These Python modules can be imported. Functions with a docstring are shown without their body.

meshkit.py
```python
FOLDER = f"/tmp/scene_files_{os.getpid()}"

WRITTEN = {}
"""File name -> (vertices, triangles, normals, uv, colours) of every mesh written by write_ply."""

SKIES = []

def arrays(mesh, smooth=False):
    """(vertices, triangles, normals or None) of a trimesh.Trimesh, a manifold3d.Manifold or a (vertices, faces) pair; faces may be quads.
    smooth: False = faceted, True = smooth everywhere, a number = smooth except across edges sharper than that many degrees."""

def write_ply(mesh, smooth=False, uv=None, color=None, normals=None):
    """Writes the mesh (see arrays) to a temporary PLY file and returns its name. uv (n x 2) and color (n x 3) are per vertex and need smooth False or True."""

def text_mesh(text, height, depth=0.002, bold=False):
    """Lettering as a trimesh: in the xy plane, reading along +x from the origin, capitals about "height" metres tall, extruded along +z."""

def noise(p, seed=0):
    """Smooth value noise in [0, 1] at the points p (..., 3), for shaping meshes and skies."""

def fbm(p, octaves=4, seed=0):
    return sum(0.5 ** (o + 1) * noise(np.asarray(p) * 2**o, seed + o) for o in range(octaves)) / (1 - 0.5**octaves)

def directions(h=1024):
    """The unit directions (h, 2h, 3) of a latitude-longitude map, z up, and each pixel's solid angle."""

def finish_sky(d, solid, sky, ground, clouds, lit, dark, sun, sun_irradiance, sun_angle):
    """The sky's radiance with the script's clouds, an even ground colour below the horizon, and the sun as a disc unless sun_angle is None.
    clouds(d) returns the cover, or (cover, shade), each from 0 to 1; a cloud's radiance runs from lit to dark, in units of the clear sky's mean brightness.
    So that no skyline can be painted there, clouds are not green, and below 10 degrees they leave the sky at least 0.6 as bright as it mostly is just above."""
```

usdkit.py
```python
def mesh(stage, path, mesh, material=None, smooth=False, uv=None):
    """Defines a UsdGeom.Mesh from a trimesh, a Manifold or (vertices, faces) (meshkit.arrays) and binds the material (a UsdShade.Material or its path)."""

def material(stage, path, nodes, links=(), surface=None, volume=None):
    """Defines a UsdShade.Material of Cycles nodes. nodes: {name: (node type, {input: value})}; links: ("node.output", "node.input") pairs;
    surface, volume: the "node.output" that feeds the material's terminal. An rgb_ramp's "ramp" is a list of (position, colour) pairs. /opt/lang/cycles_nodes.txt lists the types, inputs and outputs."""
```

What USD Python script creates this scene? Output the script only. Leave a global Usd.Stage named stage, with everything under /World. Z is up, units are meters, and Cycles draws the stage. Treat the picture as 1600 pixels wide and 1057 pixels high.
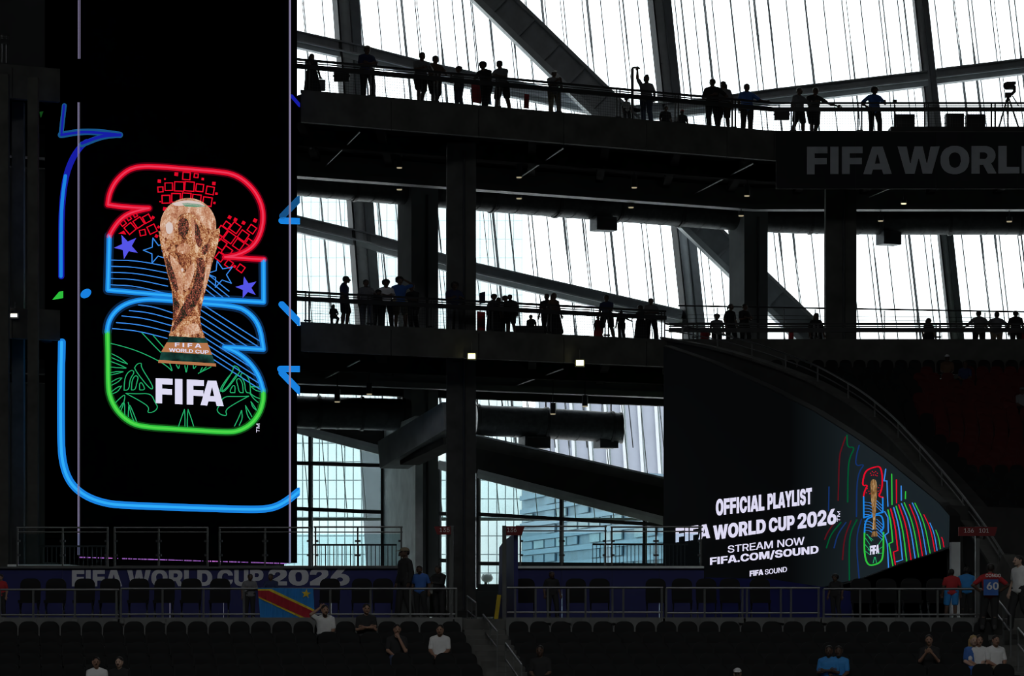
import math, random, glob
import numpy as np, trimesh, manifold3d, usdkit, meshkit
from pxr import Usd, UsdGeom, UsdLux, UsdShade, Gf, Sdf
from shapely.geometry import Polygon, LineString, Point, box as sbox, MultiPolygon
from shapely.ops import unary_union
from shapely import affinity

stage = Usd.Stage.CreateInMemory()
UsdGeom.SetStageUpAxis(stage, 'Z'); UsdGeom.SetStageMetersPerUnit(stage, 1.0)
UsdGeom.Xform.Define(stage, '/World'); UsdGeom.Scope.Define(stage, '/World/Looks')
# ------------------------------------------------------------------ camera, sky, exposure
F, HOR, ZC = 5000.0, 960.0, 6.0             # focal length and horizon of the photograph in pixels, eye height in metres
cam = UsdGeom.Camera.Define(stage, '/World/camera')
cam.CreateHorizontalApertureAttr(36.0)
cam.CreateFocalLengthAttr(36.0 * F / 1600)
cam.CreateVerticalApertureAttr(36.0 * 1057 / 1600)
cam.CreateVerticalApertureOffsetAttr((HOR - 528.5) * 36.0 / 1600)
cam.CreateClippingRangeAttr(Gf.Vec2f(0.5, 5000))
cam.AddTranslateOp().Set(Gf.Vec3d(0, 0, ZC)); cam.AddRotateXOp().Set(90.0)
cam.CreateExposureAttr(0.0)
SKY = 2.0
dome = UsdLux.DomeLight.Define(stage, '/World/sky')
sky_m = usdkit.material(stage, '/World/Looks/overcast_sky', {
    'tc': ('texture_coordinate', {}), 'n': ('noise_texture', {'scale': 3.0, 'detail': 4.0}),
    'r': ('rgb_ramp', {'ramp': [(0.3, (0.93, 0.97, 1.0)), (0.7, (1.0, 1.0, 1.0))]}),
    'b': ('background_shader', {'strength': SKY})},
    [('tc.generated', 'n.vector'), ('n.fac', 'r.fac'), ('r.color', 'b.color')], surface='b.background')
UsdShade.MaterialBindingAPI.Apply(dome.GetPrim()).Bind(sky_m)

# ------------------------------------------------------------------ helpers
def V(px, py, Y):
    """the point of the place that stands Y metres away behind a pixel of the photograph"""
    return np.array([(px - 800) / F * Y, Y, ZC + (HOR - py) / F * Y])
def ZP(py, Y): return ZC + (HOR - py) / F * Y
def XP(px, Y): return (px - 800) / F * Y
COUNT = {}
def numbered(parent, name):
    k = (str(parent), name); n = COUNT.get(k, 0); COUNT[k] = n + 1
    return name if n == 0 else f'{name}_{n:03d}'
ORIGIN = {}
def setd(p, **kw):
    for k, v in kw.items():
        if v is not None: p.SetCustomDataByKey(k, v)
def thing(name, label, cat, loc=(0, 0, 0), group=None, kind=None, rotz=0):
    path = '/World/' + numbered('/World', name)
    x = UsdGeom.Xform.Define(stage, path)
    x.AddTranslateOp().Set(Gf.Vec3d(*map(float, loc)))
    if rotz: x.AddRotateZOp().Set(rotz)
    p = x.GetPrim(); setd(p, label=label, category=cat, group=group, kind=kind)
    ORIGIN[path] = np.array(loc, float)
    return path
def join(ms):
    if isinstance(ms, (list, tuple)) and not (len(ms) == 2 and isinstance(ms[0], np.ndarray)):
        ms = [m for m in ms if m is not None]
        return trimesh.util.concatenate(ms)
    return ms
def obj(name, mesh, mat, parent, smooth=False, label=None, kind=None):
    """one part in world coordinates under its thing (or part); the thing's base is taken off"""
    path = parent + '/' + numbered(parent, name)
    m = join(mesh).copy() if not hasattr(mesh, 'to_mesh') else mesh
    if hasattr(m, 'to_mesh'):
        q = m.to_mesh(); m = trimesh.Trimesh(np.array(q.vert_properties[:, :3]), np.array(q.tri_verts), process=False)
    top = '/'.join(parent.split('/')[:3])
    m.vertices = m.vertices - ORIGIN.get(top, np.zeros(3))
    usdkit.mesh(stage, path, m, mat, smooth=smooth)
    setd(stage.GetPrimAtPath(path), label=label, kind=kind)
    return path
def single(name, mesh, mat, label, cat, smooth=False, group=None, kind=None):
    path = '/World/' + numbered('/World', name)
    usdkit.mesh(stage, path, join(mesh), mat, smooth=smooth)
    setd(stage.GetPrimAtPath(path), label=label, category=cat, group=group, kind=kind)
    return path
def copy_of(src, name, loc, label=None, rotz=0, group=None):
    was = stage.GetPrimAtPath(src).GetCustomData()
    path = '/World/' + numbered('/World', name)
    x = UsdGeom.Xform.Define(stage, path)
    p = x.GetPrim(); p.GetReferences().AddInternalReference(src); 
    x.ClearXformOpOrder(); x.AddTranslateOp().Set(Gf.Vec3d(*map(float, loc)))
    if rotz: x.AddRotateZOp().Set(rotz)
    p.SetInstanceable(True)
    setd(p, label=label or was['label'], category=was['category'], group=group or was.get('group'))
    return path

def bx(x0, x1, y0, y1, z0, z1):
    b = trimesh.creation.box([abs(x1 - x0), abs(y1 - y0), abs(z1 - z0)])
    b.apply_translation([(x0 + x1) / 2, (y0 + y1) / 2, (z0 + z1) / 2]); return b
def beam(p, q, w, h, up=(0, 0, 1)):
    """rectangular bar from p to q: w across, h along up"""
    p, q = np.array(p, float), np.array(q, float); d = q - p; L = np.linalg.norm(d); d /= L
    s = np.cross(d, up)
    if np.linalg.norm(s) < 1e-6: s = np.cross(d, (0, 1, 0))
    s /= np.linalg.norm(s); u = np.cross(s, d)
    b = trimesh.creation.box([L, w, h]); T = np.eye(4); T[:3, 0], T[:3, 1], T[:3, 2], T[:3, 3] = d, s, u, (p + q) / 2
    b.apply_transform(T); return b
def tube(pts, r, n=8, cap=True):
    p = np.asarray(pts, float); t = np.gradient(p, axis=0); t /= np.linalg.norm(t, axis=1, keepdims=True) + 1e-12
    ref = np.array([0, 0, 1.0]) if abs(t[:, 2]).max() < 0.9 else np.array([0.3, 1.0, 0.05])
    a = np.cross(t, ref); a /= np.linalg.norm(a, axis=1, keepdims=True) + 1e-12; b = np.cross(t, a)
    an = np.arange(n) * 2 * np.pi / n; R = np.broadcast_to(r, (len(p),))[:, None, None]
    v = p[:, None] + R * (np.cos(an)[None, :, None] * a[:, None] + np.sin(an)[None, :, None] * b[:, None])
    i, j = np.meshgrid(np.arange(len(p) - 1), np.arange(n), indexing='ij')
    q = np.stack([i * n + j, i * n + (j + 1) % n, (i + 1) * n + (j + 1) % n, (i + 1) * n + j], -1).reshape(-1, 4)
    f = np.vstack([q[:, [0, 2, 1]], q[:, [0, 3, 2]]]); v = v.reshape(-1, 3)
    if cap:
        m = len(v); v = np.vstack([v, p[0], p[-1]]); l = (len(p) - 1) * n
        f = np.vstack([f, [[m, k, (k + 1) % n] for k in range(n)], [[m + 1, l + (k + 1) % n, l + k] for k in range(n)]])
    return trimesh.Trimesh(v, f, process=False)
def extrude(poly, z0, z1):
    out = []
    for g in getattr(poly, 'geoms', [poly]):
        if g.is_empty or g.area < 1e-9: continue
        m = trimesh.creation.extrude_polygon(g, z1 - z0, engine='earcut'); m.apply_translation([0, 0, z0]); out.append(m)
    return join(out)
def plane_map(a, b):
    """picture point -> point of the upright plane through the plan points a, b; and its normal towards the eye"""
    a, b = np.array(a, float), np.array(b, float); d = b - a; n = np.array([d[1], -d[0]]); n /= np.linalg.norm(n)
    if n @ a > 0: n = -n
    k = n @ a
    def to3(x, y):
        dx, dz = (x - 800) / F, (HOR - y) / F
        t = k / (n[0] * dx + n[1]); return np.stack([dx * t, t, ZC + dz * t], -1)
    return to3, np.array([n[0], n[1], 0.0])
def plate(poly, pm, thick, lift=0.0):
    """a flat plate of a drawn outline lying on a plane, thick towards the eye"""
    to3, n = pm; out = []
    for g in getattr(poly, 'geoms', [poly]):
        if g.geom_type != 'Polygon' or g.area < 0.02: continue
        m = trimesh.creation.extrude_polygon(g, 1.0, engine='earcut'); v = m.vertices
        w = to3(v[:, 0], v[:, 1]) + n * (lift + thick * v[:, 2:3])
        q = trimesh.Trimesh(w, m.faces[:, ::-1], process=False); out.append(q)
    return join(out) if out else None
def smooth_line(pts, it=3):
    p = np.array(pts, float)
    for _ in range(it):
        q = np.empty((2 * len(p) - 2, 2)); q[0::2] = .75 * p[:-1] + .25 * p[1:]; q[1::2] = .25 * p[:-1] + .75 * p[1:]
        p = np.vstack([p[:1], q, p[-1:]])
    return p
def stroke(pts, w, curve=True, it=3):
    return LineString(smooth_line(pts, it) if curve else pts).buffer(w / 2, quad_segs=4)
_T = {}
def text_poly(s, weight=900):
    """lettering as a polygon, cap height 1, y up, from x = 0"""
    if (s, weight) in _T: return _T[s, weight]
    from PIL import Image, ImageDraw, ImageFont
    font = ImageFont.truetype(glob.glob('/opt/blender-*/*/datafiles/fonts/Inter.woff2')[0], 160)
    try: font.set_variation_by_axes([32, weight])
    except Exception: pass
    cap = -font.getbbox('H', anchor='ls')[1]; pen, parts = 0.0, []
    for ch in s:
        adv = font.getlength(ch)
        if ch == ' ': pen += adv; continue
        if ch == 'I':                                    # a plain upright bar
            w = cap * (.30 if weight >= 850 else .25 if weight >= 700 else .13); parts.append(sbox(pen + cap * .075, 0, pen + cap * .075 + w, cap)); pen += w + cap * .15; continue
        x0, y0, x1, y1 = font.getbbox(ch, anchor='ls')
        im = Image.new('L', (x1 - x0 + 8, y1 - y0 + 8)); ImageDraw.Draw(im).text((4 - x0, 4 - y0), ch, 255, font, anchor='ls')
        on = np.pad(np.asarray(im) > 127, ((0, 0), (1, 1))).astype(np.int8)
        r, st = np.nonzero(np.diff(on, axis=1) == 1); en = np.nonzero(np.diff(on, axis=1) == -1)[1]
        g = unary_union([sbox(a, -q - 1, b, -q) for q, a, b in zip(r, st, en)]).buffer(.7).buffer(-.7).simplify(1.0)
        parts.append(affinity.translate(g, pen + x0 - 4, 4 - y0)); pen += adv
    sh = affinity.scale(unary_union(parts), 1 / cap, 1 / cap, origin=(0, 0))
    sh = affinity.translate(sh, -sh.bounds[0], 0)
    _T[s, weight] = sh; return sh
def map_poly(poly, fn):
    out = []
    for g in getattr(poly, 'geoms', [poly]):
        ring = lambda c: [fn(x, y) for x, y in np.array(c.coords)]
        out.append(Polygon(ring(g.exterior), [ring(i) for i in g.interiors]).buffer(0))
    return unary_union(out)
def fit_text(s, x0, t0, b0, x1, t1, b1, weight=900):
    """lettering drawn between two upright edges: left from top t0 to baseline b0, right from t1 to b1"""
    p = text_poly(s, weight); w = p.bounds[2]
    def fn(x, y):
        u = x / w; t, b = t0 + (t1 - t0) * u, b0 + (b1 - b0) * u
        return (x0 + (x1 - x0) * u, b + (t - b) * y)
    return map_poly(p, fn)
def fit_text_xy(s, origin, ex, ez, weight=800, thick=.006, n=(0, -1, 0)):
    """lettering on any plane: origin is the lower left corner, ex / ez the vectors of one cap height"""
    p = text_poly(s, weight); out = []
    o, ex, ez, n = (np.array(q, float) for q in (origin, ex, ez, n))
    for g in getattr(p, 'geoms', [p]):
        m = trimesh.creation.extrude_polygon(g, 1.0, engine='earcut'); v = m.vertices
        out.append(trimesh.Trimesh(o + v[:, :1] * ex + v[:, 1:2] * ez + v[:, 2:3] * n * thick, m.faces[:, ::-1], process=False))
    return join(out)

# ------------------------------------------------------------------ materials
def mat(name, col, rough=.6, metal=0., vary=.25, scale=3.0, bump=0., spec=.5):
    c = np.array(col, float); lo, hi = c * (1 - vary), np.minimum(c * (1 + vary), 1)
    nodes = {'tc': ('texture_coordinate', {}), 'n': ('noise_texture', {'scale': scale, 'detail': 5.0, 'roughness': .6}),
             'r': ('rgb_ramp', {'ramp': [(.3, tuple(lo)), (.7, tuple(hi))]}), 'p': ('principled_bsdf', {'roughness': rough, 'metallic': metal, 'specular_ior_level': spec})}
    links = [('tc.object', 'n.vector'), ('n.fac', 'r.fac'), ('r.color', 'p.base_color')]
    if bump:
        nodes['b'] = ('bump', {'strength': bump, 'distance': .02}); links += [('n.fac', 'b.height'), ('b.normal', 'p.normal')]
    return usdkit.material(stage, '/World/Looks/' + name, nodes, links, surface='p.BSDF')
def em(name, col, strength=1.0):
    return usdkit.material(stage, '/World/Looks/' + name, {'e': ('emission', {'color': col, 'strength': strength})}, [], surface='e.emission')
def glass(name, tint, ior=1.3):
    return usdkit.material(stage, '/World/Looks/' + name, {'t': ('transparent_bsdf', {'color': tint}), 'g': ('glossy_bsdf', {'color': (.9, .95, 1), 'roughness': .02}),
        'f': ('fresnel', {'IOR': ior}), 'm': ('mix_closure', {})}, [('f.fac', 'm.fac'), ('t.BSDF', 'm.closure1'), ('g.BSDF', 'm.closure2')], surface='m.closure')
M = dict(
    concrete=mat('concrete', (.105, .105, .098), .85, scale=1.2, vary=.3, bump=.2, spec=.2),
    kerb=mat('kerb_concrete', (.15, .155, .15), .85, scale=1.0, vary=.2),
    pale_concrete=mat('pale_concrete', (.78, .84, .84), .85, scale=1.0, vary=.2, bump=.2),
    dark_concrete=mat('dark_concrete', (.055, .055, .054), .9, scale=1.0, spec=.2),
    steel=mat('painted_steel', (.50, .53, .56), .5, scale=2.0, vary=.15),
    steel_pale=mat('pale_lit_painted_steel', (.74, .77, .80), .45, scale=2.0, vary=.1),  # pale paint; on beam and truss undersides the tone stands for light
    girder=mat('girder_steel', (.22, .23, .24), .5, scale=2.0, vary=.15),
    post_plate=mat('post_plate', (.30, .32, .34), .5, scale=2.0, vary=.15),
    column=mat('column_concrete', (.25, .265, .27), .85, scale=1.2, vary=.12, spec=.2),
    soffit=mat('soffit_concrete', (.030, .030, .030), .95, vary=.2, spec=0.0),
    dark_steel=mat('dark_steel', (.045, .048, .052), .45, scale=2.0, vary=.2),
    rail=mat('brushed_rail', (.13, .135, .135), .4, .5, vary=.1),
    dark_rail=mat('dark_rail', (.03, .03, .032), .5, vary=.1),
    galv=mat('galvanised_duct', (.10, .11, .115), .45, .5, vary=.3, scale=5),
    black=mat('black_plastic', (.012, .012, .012), .55, vary=.2),
    seat=mat('charcoal_seat', (.0085, .009, .009), .7, vary=.25, scale=1.0, spec=.2),
    red_seat=mat('red_seat', (.075, .004, .004), .6, vary=.2, spec=.2),
    chair=mat('black_chair', (.007, .007, .0075), .7, vary=.2, spec=.2),
    blue_wall=mat('navy_vinyl', (.014, .018, .12), .55, vary=.12, scale=.7),
    grey_letter=mat('grey_vinyl_letter', (.62, .63, .68), .6, vary=.05),
    banner=mat('black_banner', (.010, .011, .016), .7, vary=.1),
    banner_letter=mat('dim_grey_letter', (.62, .64, .70), .7, vary=.05),
    screen=mat('black_screen', (.003, .0034, .0036), .8, vary=.1, spec=0.0),
    sign_red=mat('sign_red', (.16, .008, .010), .5, vary=.05),
    white=mat('white_paint', (.72, .72, .72), .5, vary=.03),
    skin1=mat('skin_deep', (.10, .055, .036), .55, vary=.08), skin2=mat('skin_tan', (.34, .19, .13), .55, vary=.08), skin3=mat('skin_fair', (.52, .34, .26), .55, vary=.08),
    hair=mat('hair_black', (.012, .009, .008), .5, vary=.3, scale=30), blond=mat('hair_blond', (.42, .28, .11), .5, vary=.3, scale=30), brown=mat('hair_brown', (.07, .035, .018), .5, vary=.3, scale=30),
    c_white=mat('white_cotton', (.72, .72, .72), .85, vary=.08, scale=8), c_black=mat('black_cotton', (.015, .015, .016), .85, vary=.2, scale=8), c_grey=mat('grey_cotton', (.16, .16, .17), .85, vary=.15, scale=8),
    c_navy=mat('navy_cotton', (.02, .03, .09), .85, vary=.15, scale=8), c_blue=mat('blue_cotton', (.04, .13, .42), .8, vary=.12, scale=8), c_sky=mat('sky_blue_jersey', (.03, .24, .60), .7, vary=.1, scale=8),
    c_red=mat('red_cotton', (.42, .02, .025), .8, vary=.12, scale=8), c_denim=mat('denim', (.05, .07, .13), .85, vary=.2, scale=8), c_khaki=mat('khaki', (.26, .21, .14), .85, vary=.1, scale=8),
    c_brown=mat('brown_cotton', (.10, .055, .03), .85, vary=.15, scale=8), shoe=mat('shoe', (.05, .05, .05), .6), shoe_white=mat('white_shoe', (.6, .6, .6), .6),
    yellow=mat('yellow_paint', (.62, .45, .02), .5), eye=mat('eye', (.02, .02, .02), .2),
    flag_blue=mat('flag_blue', (.02, .22, .60), .8, vary=.08), flag_red=mat('flag_red', (.42, .015, .03), .8, vary=.08), flag_yellow=mat('flag_yellow', (.75, .55, .04), .8, vary=.05),
    ground=mat('pale_paving', (.72, .72, .70), .9, scale=.2), turf=mat('turf', (.05, .10, .03), .95, scale=1.0), roofm=mat('roof_lining', (.10, .10, .105), .9, scale=.1),
    t_pane=mat('pale_tower_pane', (.66, .755, .765), .35, vary=.05, scale=.15), t_joint=mat('tower_joint', (.22, .26, .27), .7), t_lilac=mat('lilac_panel', (.40, .415, .50), .5, vary=.08, scale=.3),
    t_fin=mat('white_fin', (.60, .61, .65), .5, vary=.03), o_glass=mat('office_glass', (.085, .155, .215), .4, vary=.25, scale=.35), o_band=mat('office_band', (.12, .205, .275), .5, vary=.08, scale=.3),
    o_pale=mat('office_blind', (.155, .24, .28), .4, vary=.15, scale=.5),
    pane=glass('facade_glass', (.93, .965, .97)), wpane=glass('window_glass', (.90, .965, .965)), rpane=glass('rail_glass', (.80, .90, .92)),
)
LAV = (.62, .60, .86)
E = dict(
    red=em('led_red', (1, .004, .028), .72), red_hot=em('led_red_core', (1, .05, .12), .85), red_dim=em('led_red_dim', (.40, .0, .01), .6), red_halo=em('led_red_halo', (.10, .0, .01), .55),
    blue=em('led_blue', (.012, .27, .90), .80), blue_hot=em('led_blue_core', (.03, .44, 1), .95), blue_dim=em('led_blue_dim', (.01, .06, .40), .8), blue_line=em('led_blue_line', (.05, .30, .95), .8), blue_halo=em('led_blue_halo', (.006, .03, .09), .6),
    blue_deep=em('led_blue_deep', (.01, .015, .45), .8), teal_dim=em('led_teal_dim', (.01, .10, .28), .8),
    green=em('led_green', (.03, .56, .05), .9), green_hot=em('led_green_core', (.09, .78, .08), .9), green_line=em('led_green_line', (.02, .46, .16), .85), green_halo=em('led_green_halo', (.01, .10, .015), .5),
    violet=em('led_violet', (.10, .10, .88), .9), white=em('led_white', (.78, .76, .96), .92), lav=em('led_lavender', (.32, .28, .46), .8), noise=em('led_magenta', (.55, .16, .62), .8),
    g_dim=em('led_green_dim', (.0, .12, .035), .7), r_dim=em('led_red_faint', (.12, .006, .012), .8), b_dim=em('led_blue_faint', (.008, .035, .16), .8),
    lamp=em('lamp_yellow', (1, .93, .36), 4.0), lamp_w=em('lamp_white', (1, .96, .85), 3.0), down=em('downlight', (1, .86, .55), .36), down_b=em('downlight_bright', (1, .85, .5), 1.6),
)
def gold(name, ramp, sx, fine, k):
    """what the screen shows of the cup: metal folds stretched along its height, with fine speckle"""
    return usdkit.material(stage, '/World/Looks/' + name, {
        'tc': ('texture_coordinate', {}), 'mp': ('mapping', {'scale': (sx, sx, sx * .42)}), 'n': ('noise_texture', {'scale': 2.0, 'detail': 5.0, 'roughness': .6, 'distortion': 1.4}),
        'f': ('noise_texture', {'scale': fine, 'detail': 2.0}), 'm': ('mix_float', {'fac': k}), 'r': ('rgb_ramp', {'ramp': ramp}), 'e': ('emission', {'strength': .9})},
        [('tc.object', 'mp.vector'), ('mp.vector', 'n.vector'), ('tc.object', 'f.vector'), ('n.fac', 'm.a'), ('f.fac', 'm.b'), ('m.result', 'r.fac'), ('r.color', 'e.color')], surface='e.emission')
E['trophy'] = gold('led_gold', [(.36, (.02, .022, .014)), (.43, (.20, .045, .025)), (.49, (.42, .15, .06)), (.55, (.62, .32, .15)), (.63, (.85, .62, .44))], 2.2, 22.0, .42)
E['trophy_lit'] = gold('led_gold_light', [(.36, (.30, .09, .05)), (.45, (.52, .22, .12)), (.53, (.66, .36, .22)), (.63, (.85, .62, .48))], 1.6, 22.0, .35)
E['trophy_dark'] = gold('led_gold_shadow', [(.38, (.008, .016, .010)), (.46, (.03, .030, .018)), (.53, (.22, .035, .03)), (.62, (.55, .22, .12))], 2.5, 26.0, .6)
E['trophy_glow'] = em('led_gold_glint', (.80, .66, .62), .85)
E['base_green'] = usdkit.material(stage, '/World/Looks/led_malachite', {
    'tc': ('texture_coordinate', {}), 'n': ('noise_texture', {'scale': 1.5, 'detail': 4.0}),
    'r': ('rgb_ramp', {'ramp': [(.40, (.004, .008, .008)), (.60, (.012, .07, .055)), (.7, (.05, .13, .11))]}),
    'e': ('emission', {'strength': .8})}, [('tc.object', 'n.vector'), ('n.fac', 'r.fac'), ('r.color', 'e.color')], surface='e.emission')
E['copper'] = em('led_copper', (.55, .22, .09), .8)
# ================================================================== THE SHELL OF THE STADIUM
def structure(name, mesh, mat, label=None, cat=None, smooth=False):
    return single(name, mesh, mat, label, cat, smooth=smooth, kind='structure')
TOPZ, XL, XR, YB, YF = 58.0, -48.0, 50.0, -75.0, 142.0
structure('ground', bx(-400, 400, -300, 900, -1.0, -.02), M['ground'], 'pale paving outside the stadium glass', 'ground')
structure('floor', bx(XL, XR, YB, 140, -.02, .06), M['turf'], 'dark turf of the pitch below the stands', 'floor')
structure('wall_left', bx(XL - 1, XL, YB, YF + 1, 0, TOPZ), M['roofm'], 'dark left side wall of the stadium', 'wall')
structure('wall_right', bx(XR, XR + 1, YB, YF + 1, 0, TOPZ), M['roofm'], 'dark right side wall of the stadium', 'wall')
structure('wall_back', bx(XL, XR, YB - 1, YB, 0, TOPZ), M['roofm'], 'dark stand wall behind the viewer', 'wall')
oc = sbox(XL - 1, YB - 1, XR + 1, YF + 1).difference(Point(0, 12).buffer(23, quad_segs=12))
structure('ceiling', extrude(oc, TOPZ, TOPZ + 1), M['roofm'], 'dark stadium roof with a round open oculus', 'ceiling')
FX0, FX1, FTOP = XP(215, YF), XP(1980, YF), ZP(-330, YF)
structure('wall_front', [bx(XL, FX0, YF - .3, YF + .6, 0, TOPZ), bx(FX1, XR, YF - .3, YF + .6, 0, TOPZ), bx(FX0, FX1, YF - .3, YF + .6, FTOP, TOPZ)],
          M['roofm'], 'dark end wall around the tall glass facade', 'wall')

# ------------------------------------------------------------------ the deck edge in plan
SL = .55; ANG = math.atan(SL)
def edge_y(X):
    return 112 + SL * (X + 7.46) if X < 9.97 else 121.6
def edge_pt(px, off=0.0):
    """plan point on the deck's edge (off metres behind it) behind picture column px"""
    k = (px - 800) / F
    Y = (112 + off + SL * 7.46) / (1 - SL * k)
    if k * Y > 9.97: Y = 121.6 + off
    return k * Y, Y
ZU, ZM = ZP(140, 112), ZP(503, 112)                 # tops of the upper and the middle deck
LED = [(-14.33, 106.0), (-7.64, 109.68), (-7.50, 112.6), (-8.5, 114.5), (-15.4, 113.2), (-16.15, 110.2)]
ledp = Polygon(LED)
def strip(off0, off1, x0=-26.0, x1=30.0):
    xs = [x0, 9.97, x1]
    return Polygon([(x, edge_y(x) + off0) for x in xs] + [(x, edge_y(x) + off1) for x in xs[::-1]])
def deck(name, label, ztop, drop, nth):
    t = thing(name, label, 'deck', (0, 118, ztop), kind='structure')
    hole = ledp.buffer(.12)
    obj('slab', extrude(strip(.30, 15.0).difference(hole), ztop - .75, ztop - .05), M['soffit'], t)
    obj('kerb', extrude(strip(.0, .30).difference(hole), ztop - .10, ztop), M['concrete'], t)
    # facing panels along the edge
    pts = [(-26.0 + 3.1 * k) for k in range(12)] + [9.97] + [9.97 + 3.2 * k for k in range(1, 7)]
    pts = [x for x in pts if x <= 9.97] + [x for x in pts if x > 9.97]
    for a, b in zip(pts[:-1], pts[1:]):
        if b - a < .3: continue
        q = Polygon([(a + .012, edge_y(a + .012)), (b - .012, edge_y(b - .012)), (b - .012, edge_y(b) + .29), (a + .012, edge_y(a) + .29)]).difference(hole)
        if q.area > .05: obj('fascia_panel', extrude(q, ztop - drop, ztop - .10), M['concrete'], t)
    # ribs under the slab, running back from the edge, and a cross beam
    n = 0
    for x in np.arange(-24, 29, 2.75):
        r = Polygon([(x - .15, edge_y(x) + .5), (x + .15, edge_y(x) + .5), (x + .15, edge_y(x) + 14.6), (x - .15, edge_y(x) + 14.6)]).difference(hole)
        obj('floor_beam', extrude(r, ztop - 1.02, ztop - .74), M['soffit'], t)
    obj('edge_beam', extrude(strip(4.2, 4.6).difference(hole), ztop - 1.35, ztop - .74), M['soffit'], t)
    obj('girder', extrude(strip(10.6, 10.95).difference(hole), ztop - drop - .18 - nth, ztop - .74), M['girder'], t)
    obj('girder_flange', extrude(strip(10.4, 11.15).difference(hole), ztop - drop - .42 - nth, ztop - drop - .18 - nth), M['girder'], t)
    obj('back_beam', extrude(strip(14.6, 15.0).difference(hole), ztop - 1.5, ztop - .1), M['dark_concrete'], t)
    for x in np.arange(-6, 28, 7.3):
        obj('conduit', tube([(x + .6, edge_y(x) + 1.0, ztop - 1.20), (x - 1.2, edge_y(x) + 10.0, ztop - 1.20)], .028, 6), M['dark_steel'], t)
deck('upper_deck', 'upper concrete concourse deck with people along its railing', ZU, 1.12, .12)
deck('middle_deck', 'middle concrete concourse deck crossing above the glass entrance', ZM, 1.02, .0)

# ------------------------------------------------------------------ columns
def rot_box(cx, cy, w, d, z0, z1, ang):
    b = trimesh.creation.box([w, d, z1 - z0]); b.apply_transform(trimesh.transformations.rotation_matrix(ang, [0, 0, 1])); b.apply_translation([cx, cy, (z0 + z1) / 2]); return b
def column(label, px0, px1, Y, z0, z1, ang, m='concrete', extra=True):
    """a square concrete column seen between two picture columns"""
    w_img = (px1 - px0) / F * Y; w = w_img / (math.cos(ang) + math.sin(abs(ang))); cx = (XP(px0, Y) + XP(px1, Y)) / 2
    t = thing('concrete_column', label, 'column', (cx, Y, z0), kind='structure')
    obj('shaft', rot_box(cx, Y, w, w, z0, z1, ang), M[m], t)
    if extra:
        obj('base_plate', rot_box(cx, Y, w * 1.06, w * 1.06, z0, z0 + .25, ang), M['dark_concrete'], t)
        c, s = math.cos(ang), math.sin(ang); ox, oy = cx + s * w * .5, Y - c * w * .5
        obj('downpipe', tube([(ox + c * .1, oy + s * .1 - .07, z0 + .3), (ox + c * .1, oy + s * .1 - .07, z1 - .3)], .055, 6), M['dark_steel'], t)
GF = ZP(887, 81.0)                                    # the concourse floor behind the seating platform
FL = ZP(968, 78.0)                                    # the seating platform
column('broad dark concrete column in front, between the big screen and the long curved ducts', 697, 744, 117.6, FL, ZU - 1.12, .04)
column('concrete column with a pale lit left side, standing behind the broad front column', 621, 685, 128.5, GF, ZU - 1.3, ANG, 'column')
column('concrete column with a pale left half beside the leaning steel post', 1140, 1199, 135.5, GF, ZU - 1.3, ANG, 'column')
column('wide dark column below the black banner at the right', 1288, 1338, 124.3, GF, ZU - 1.12, -.05)
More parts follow.
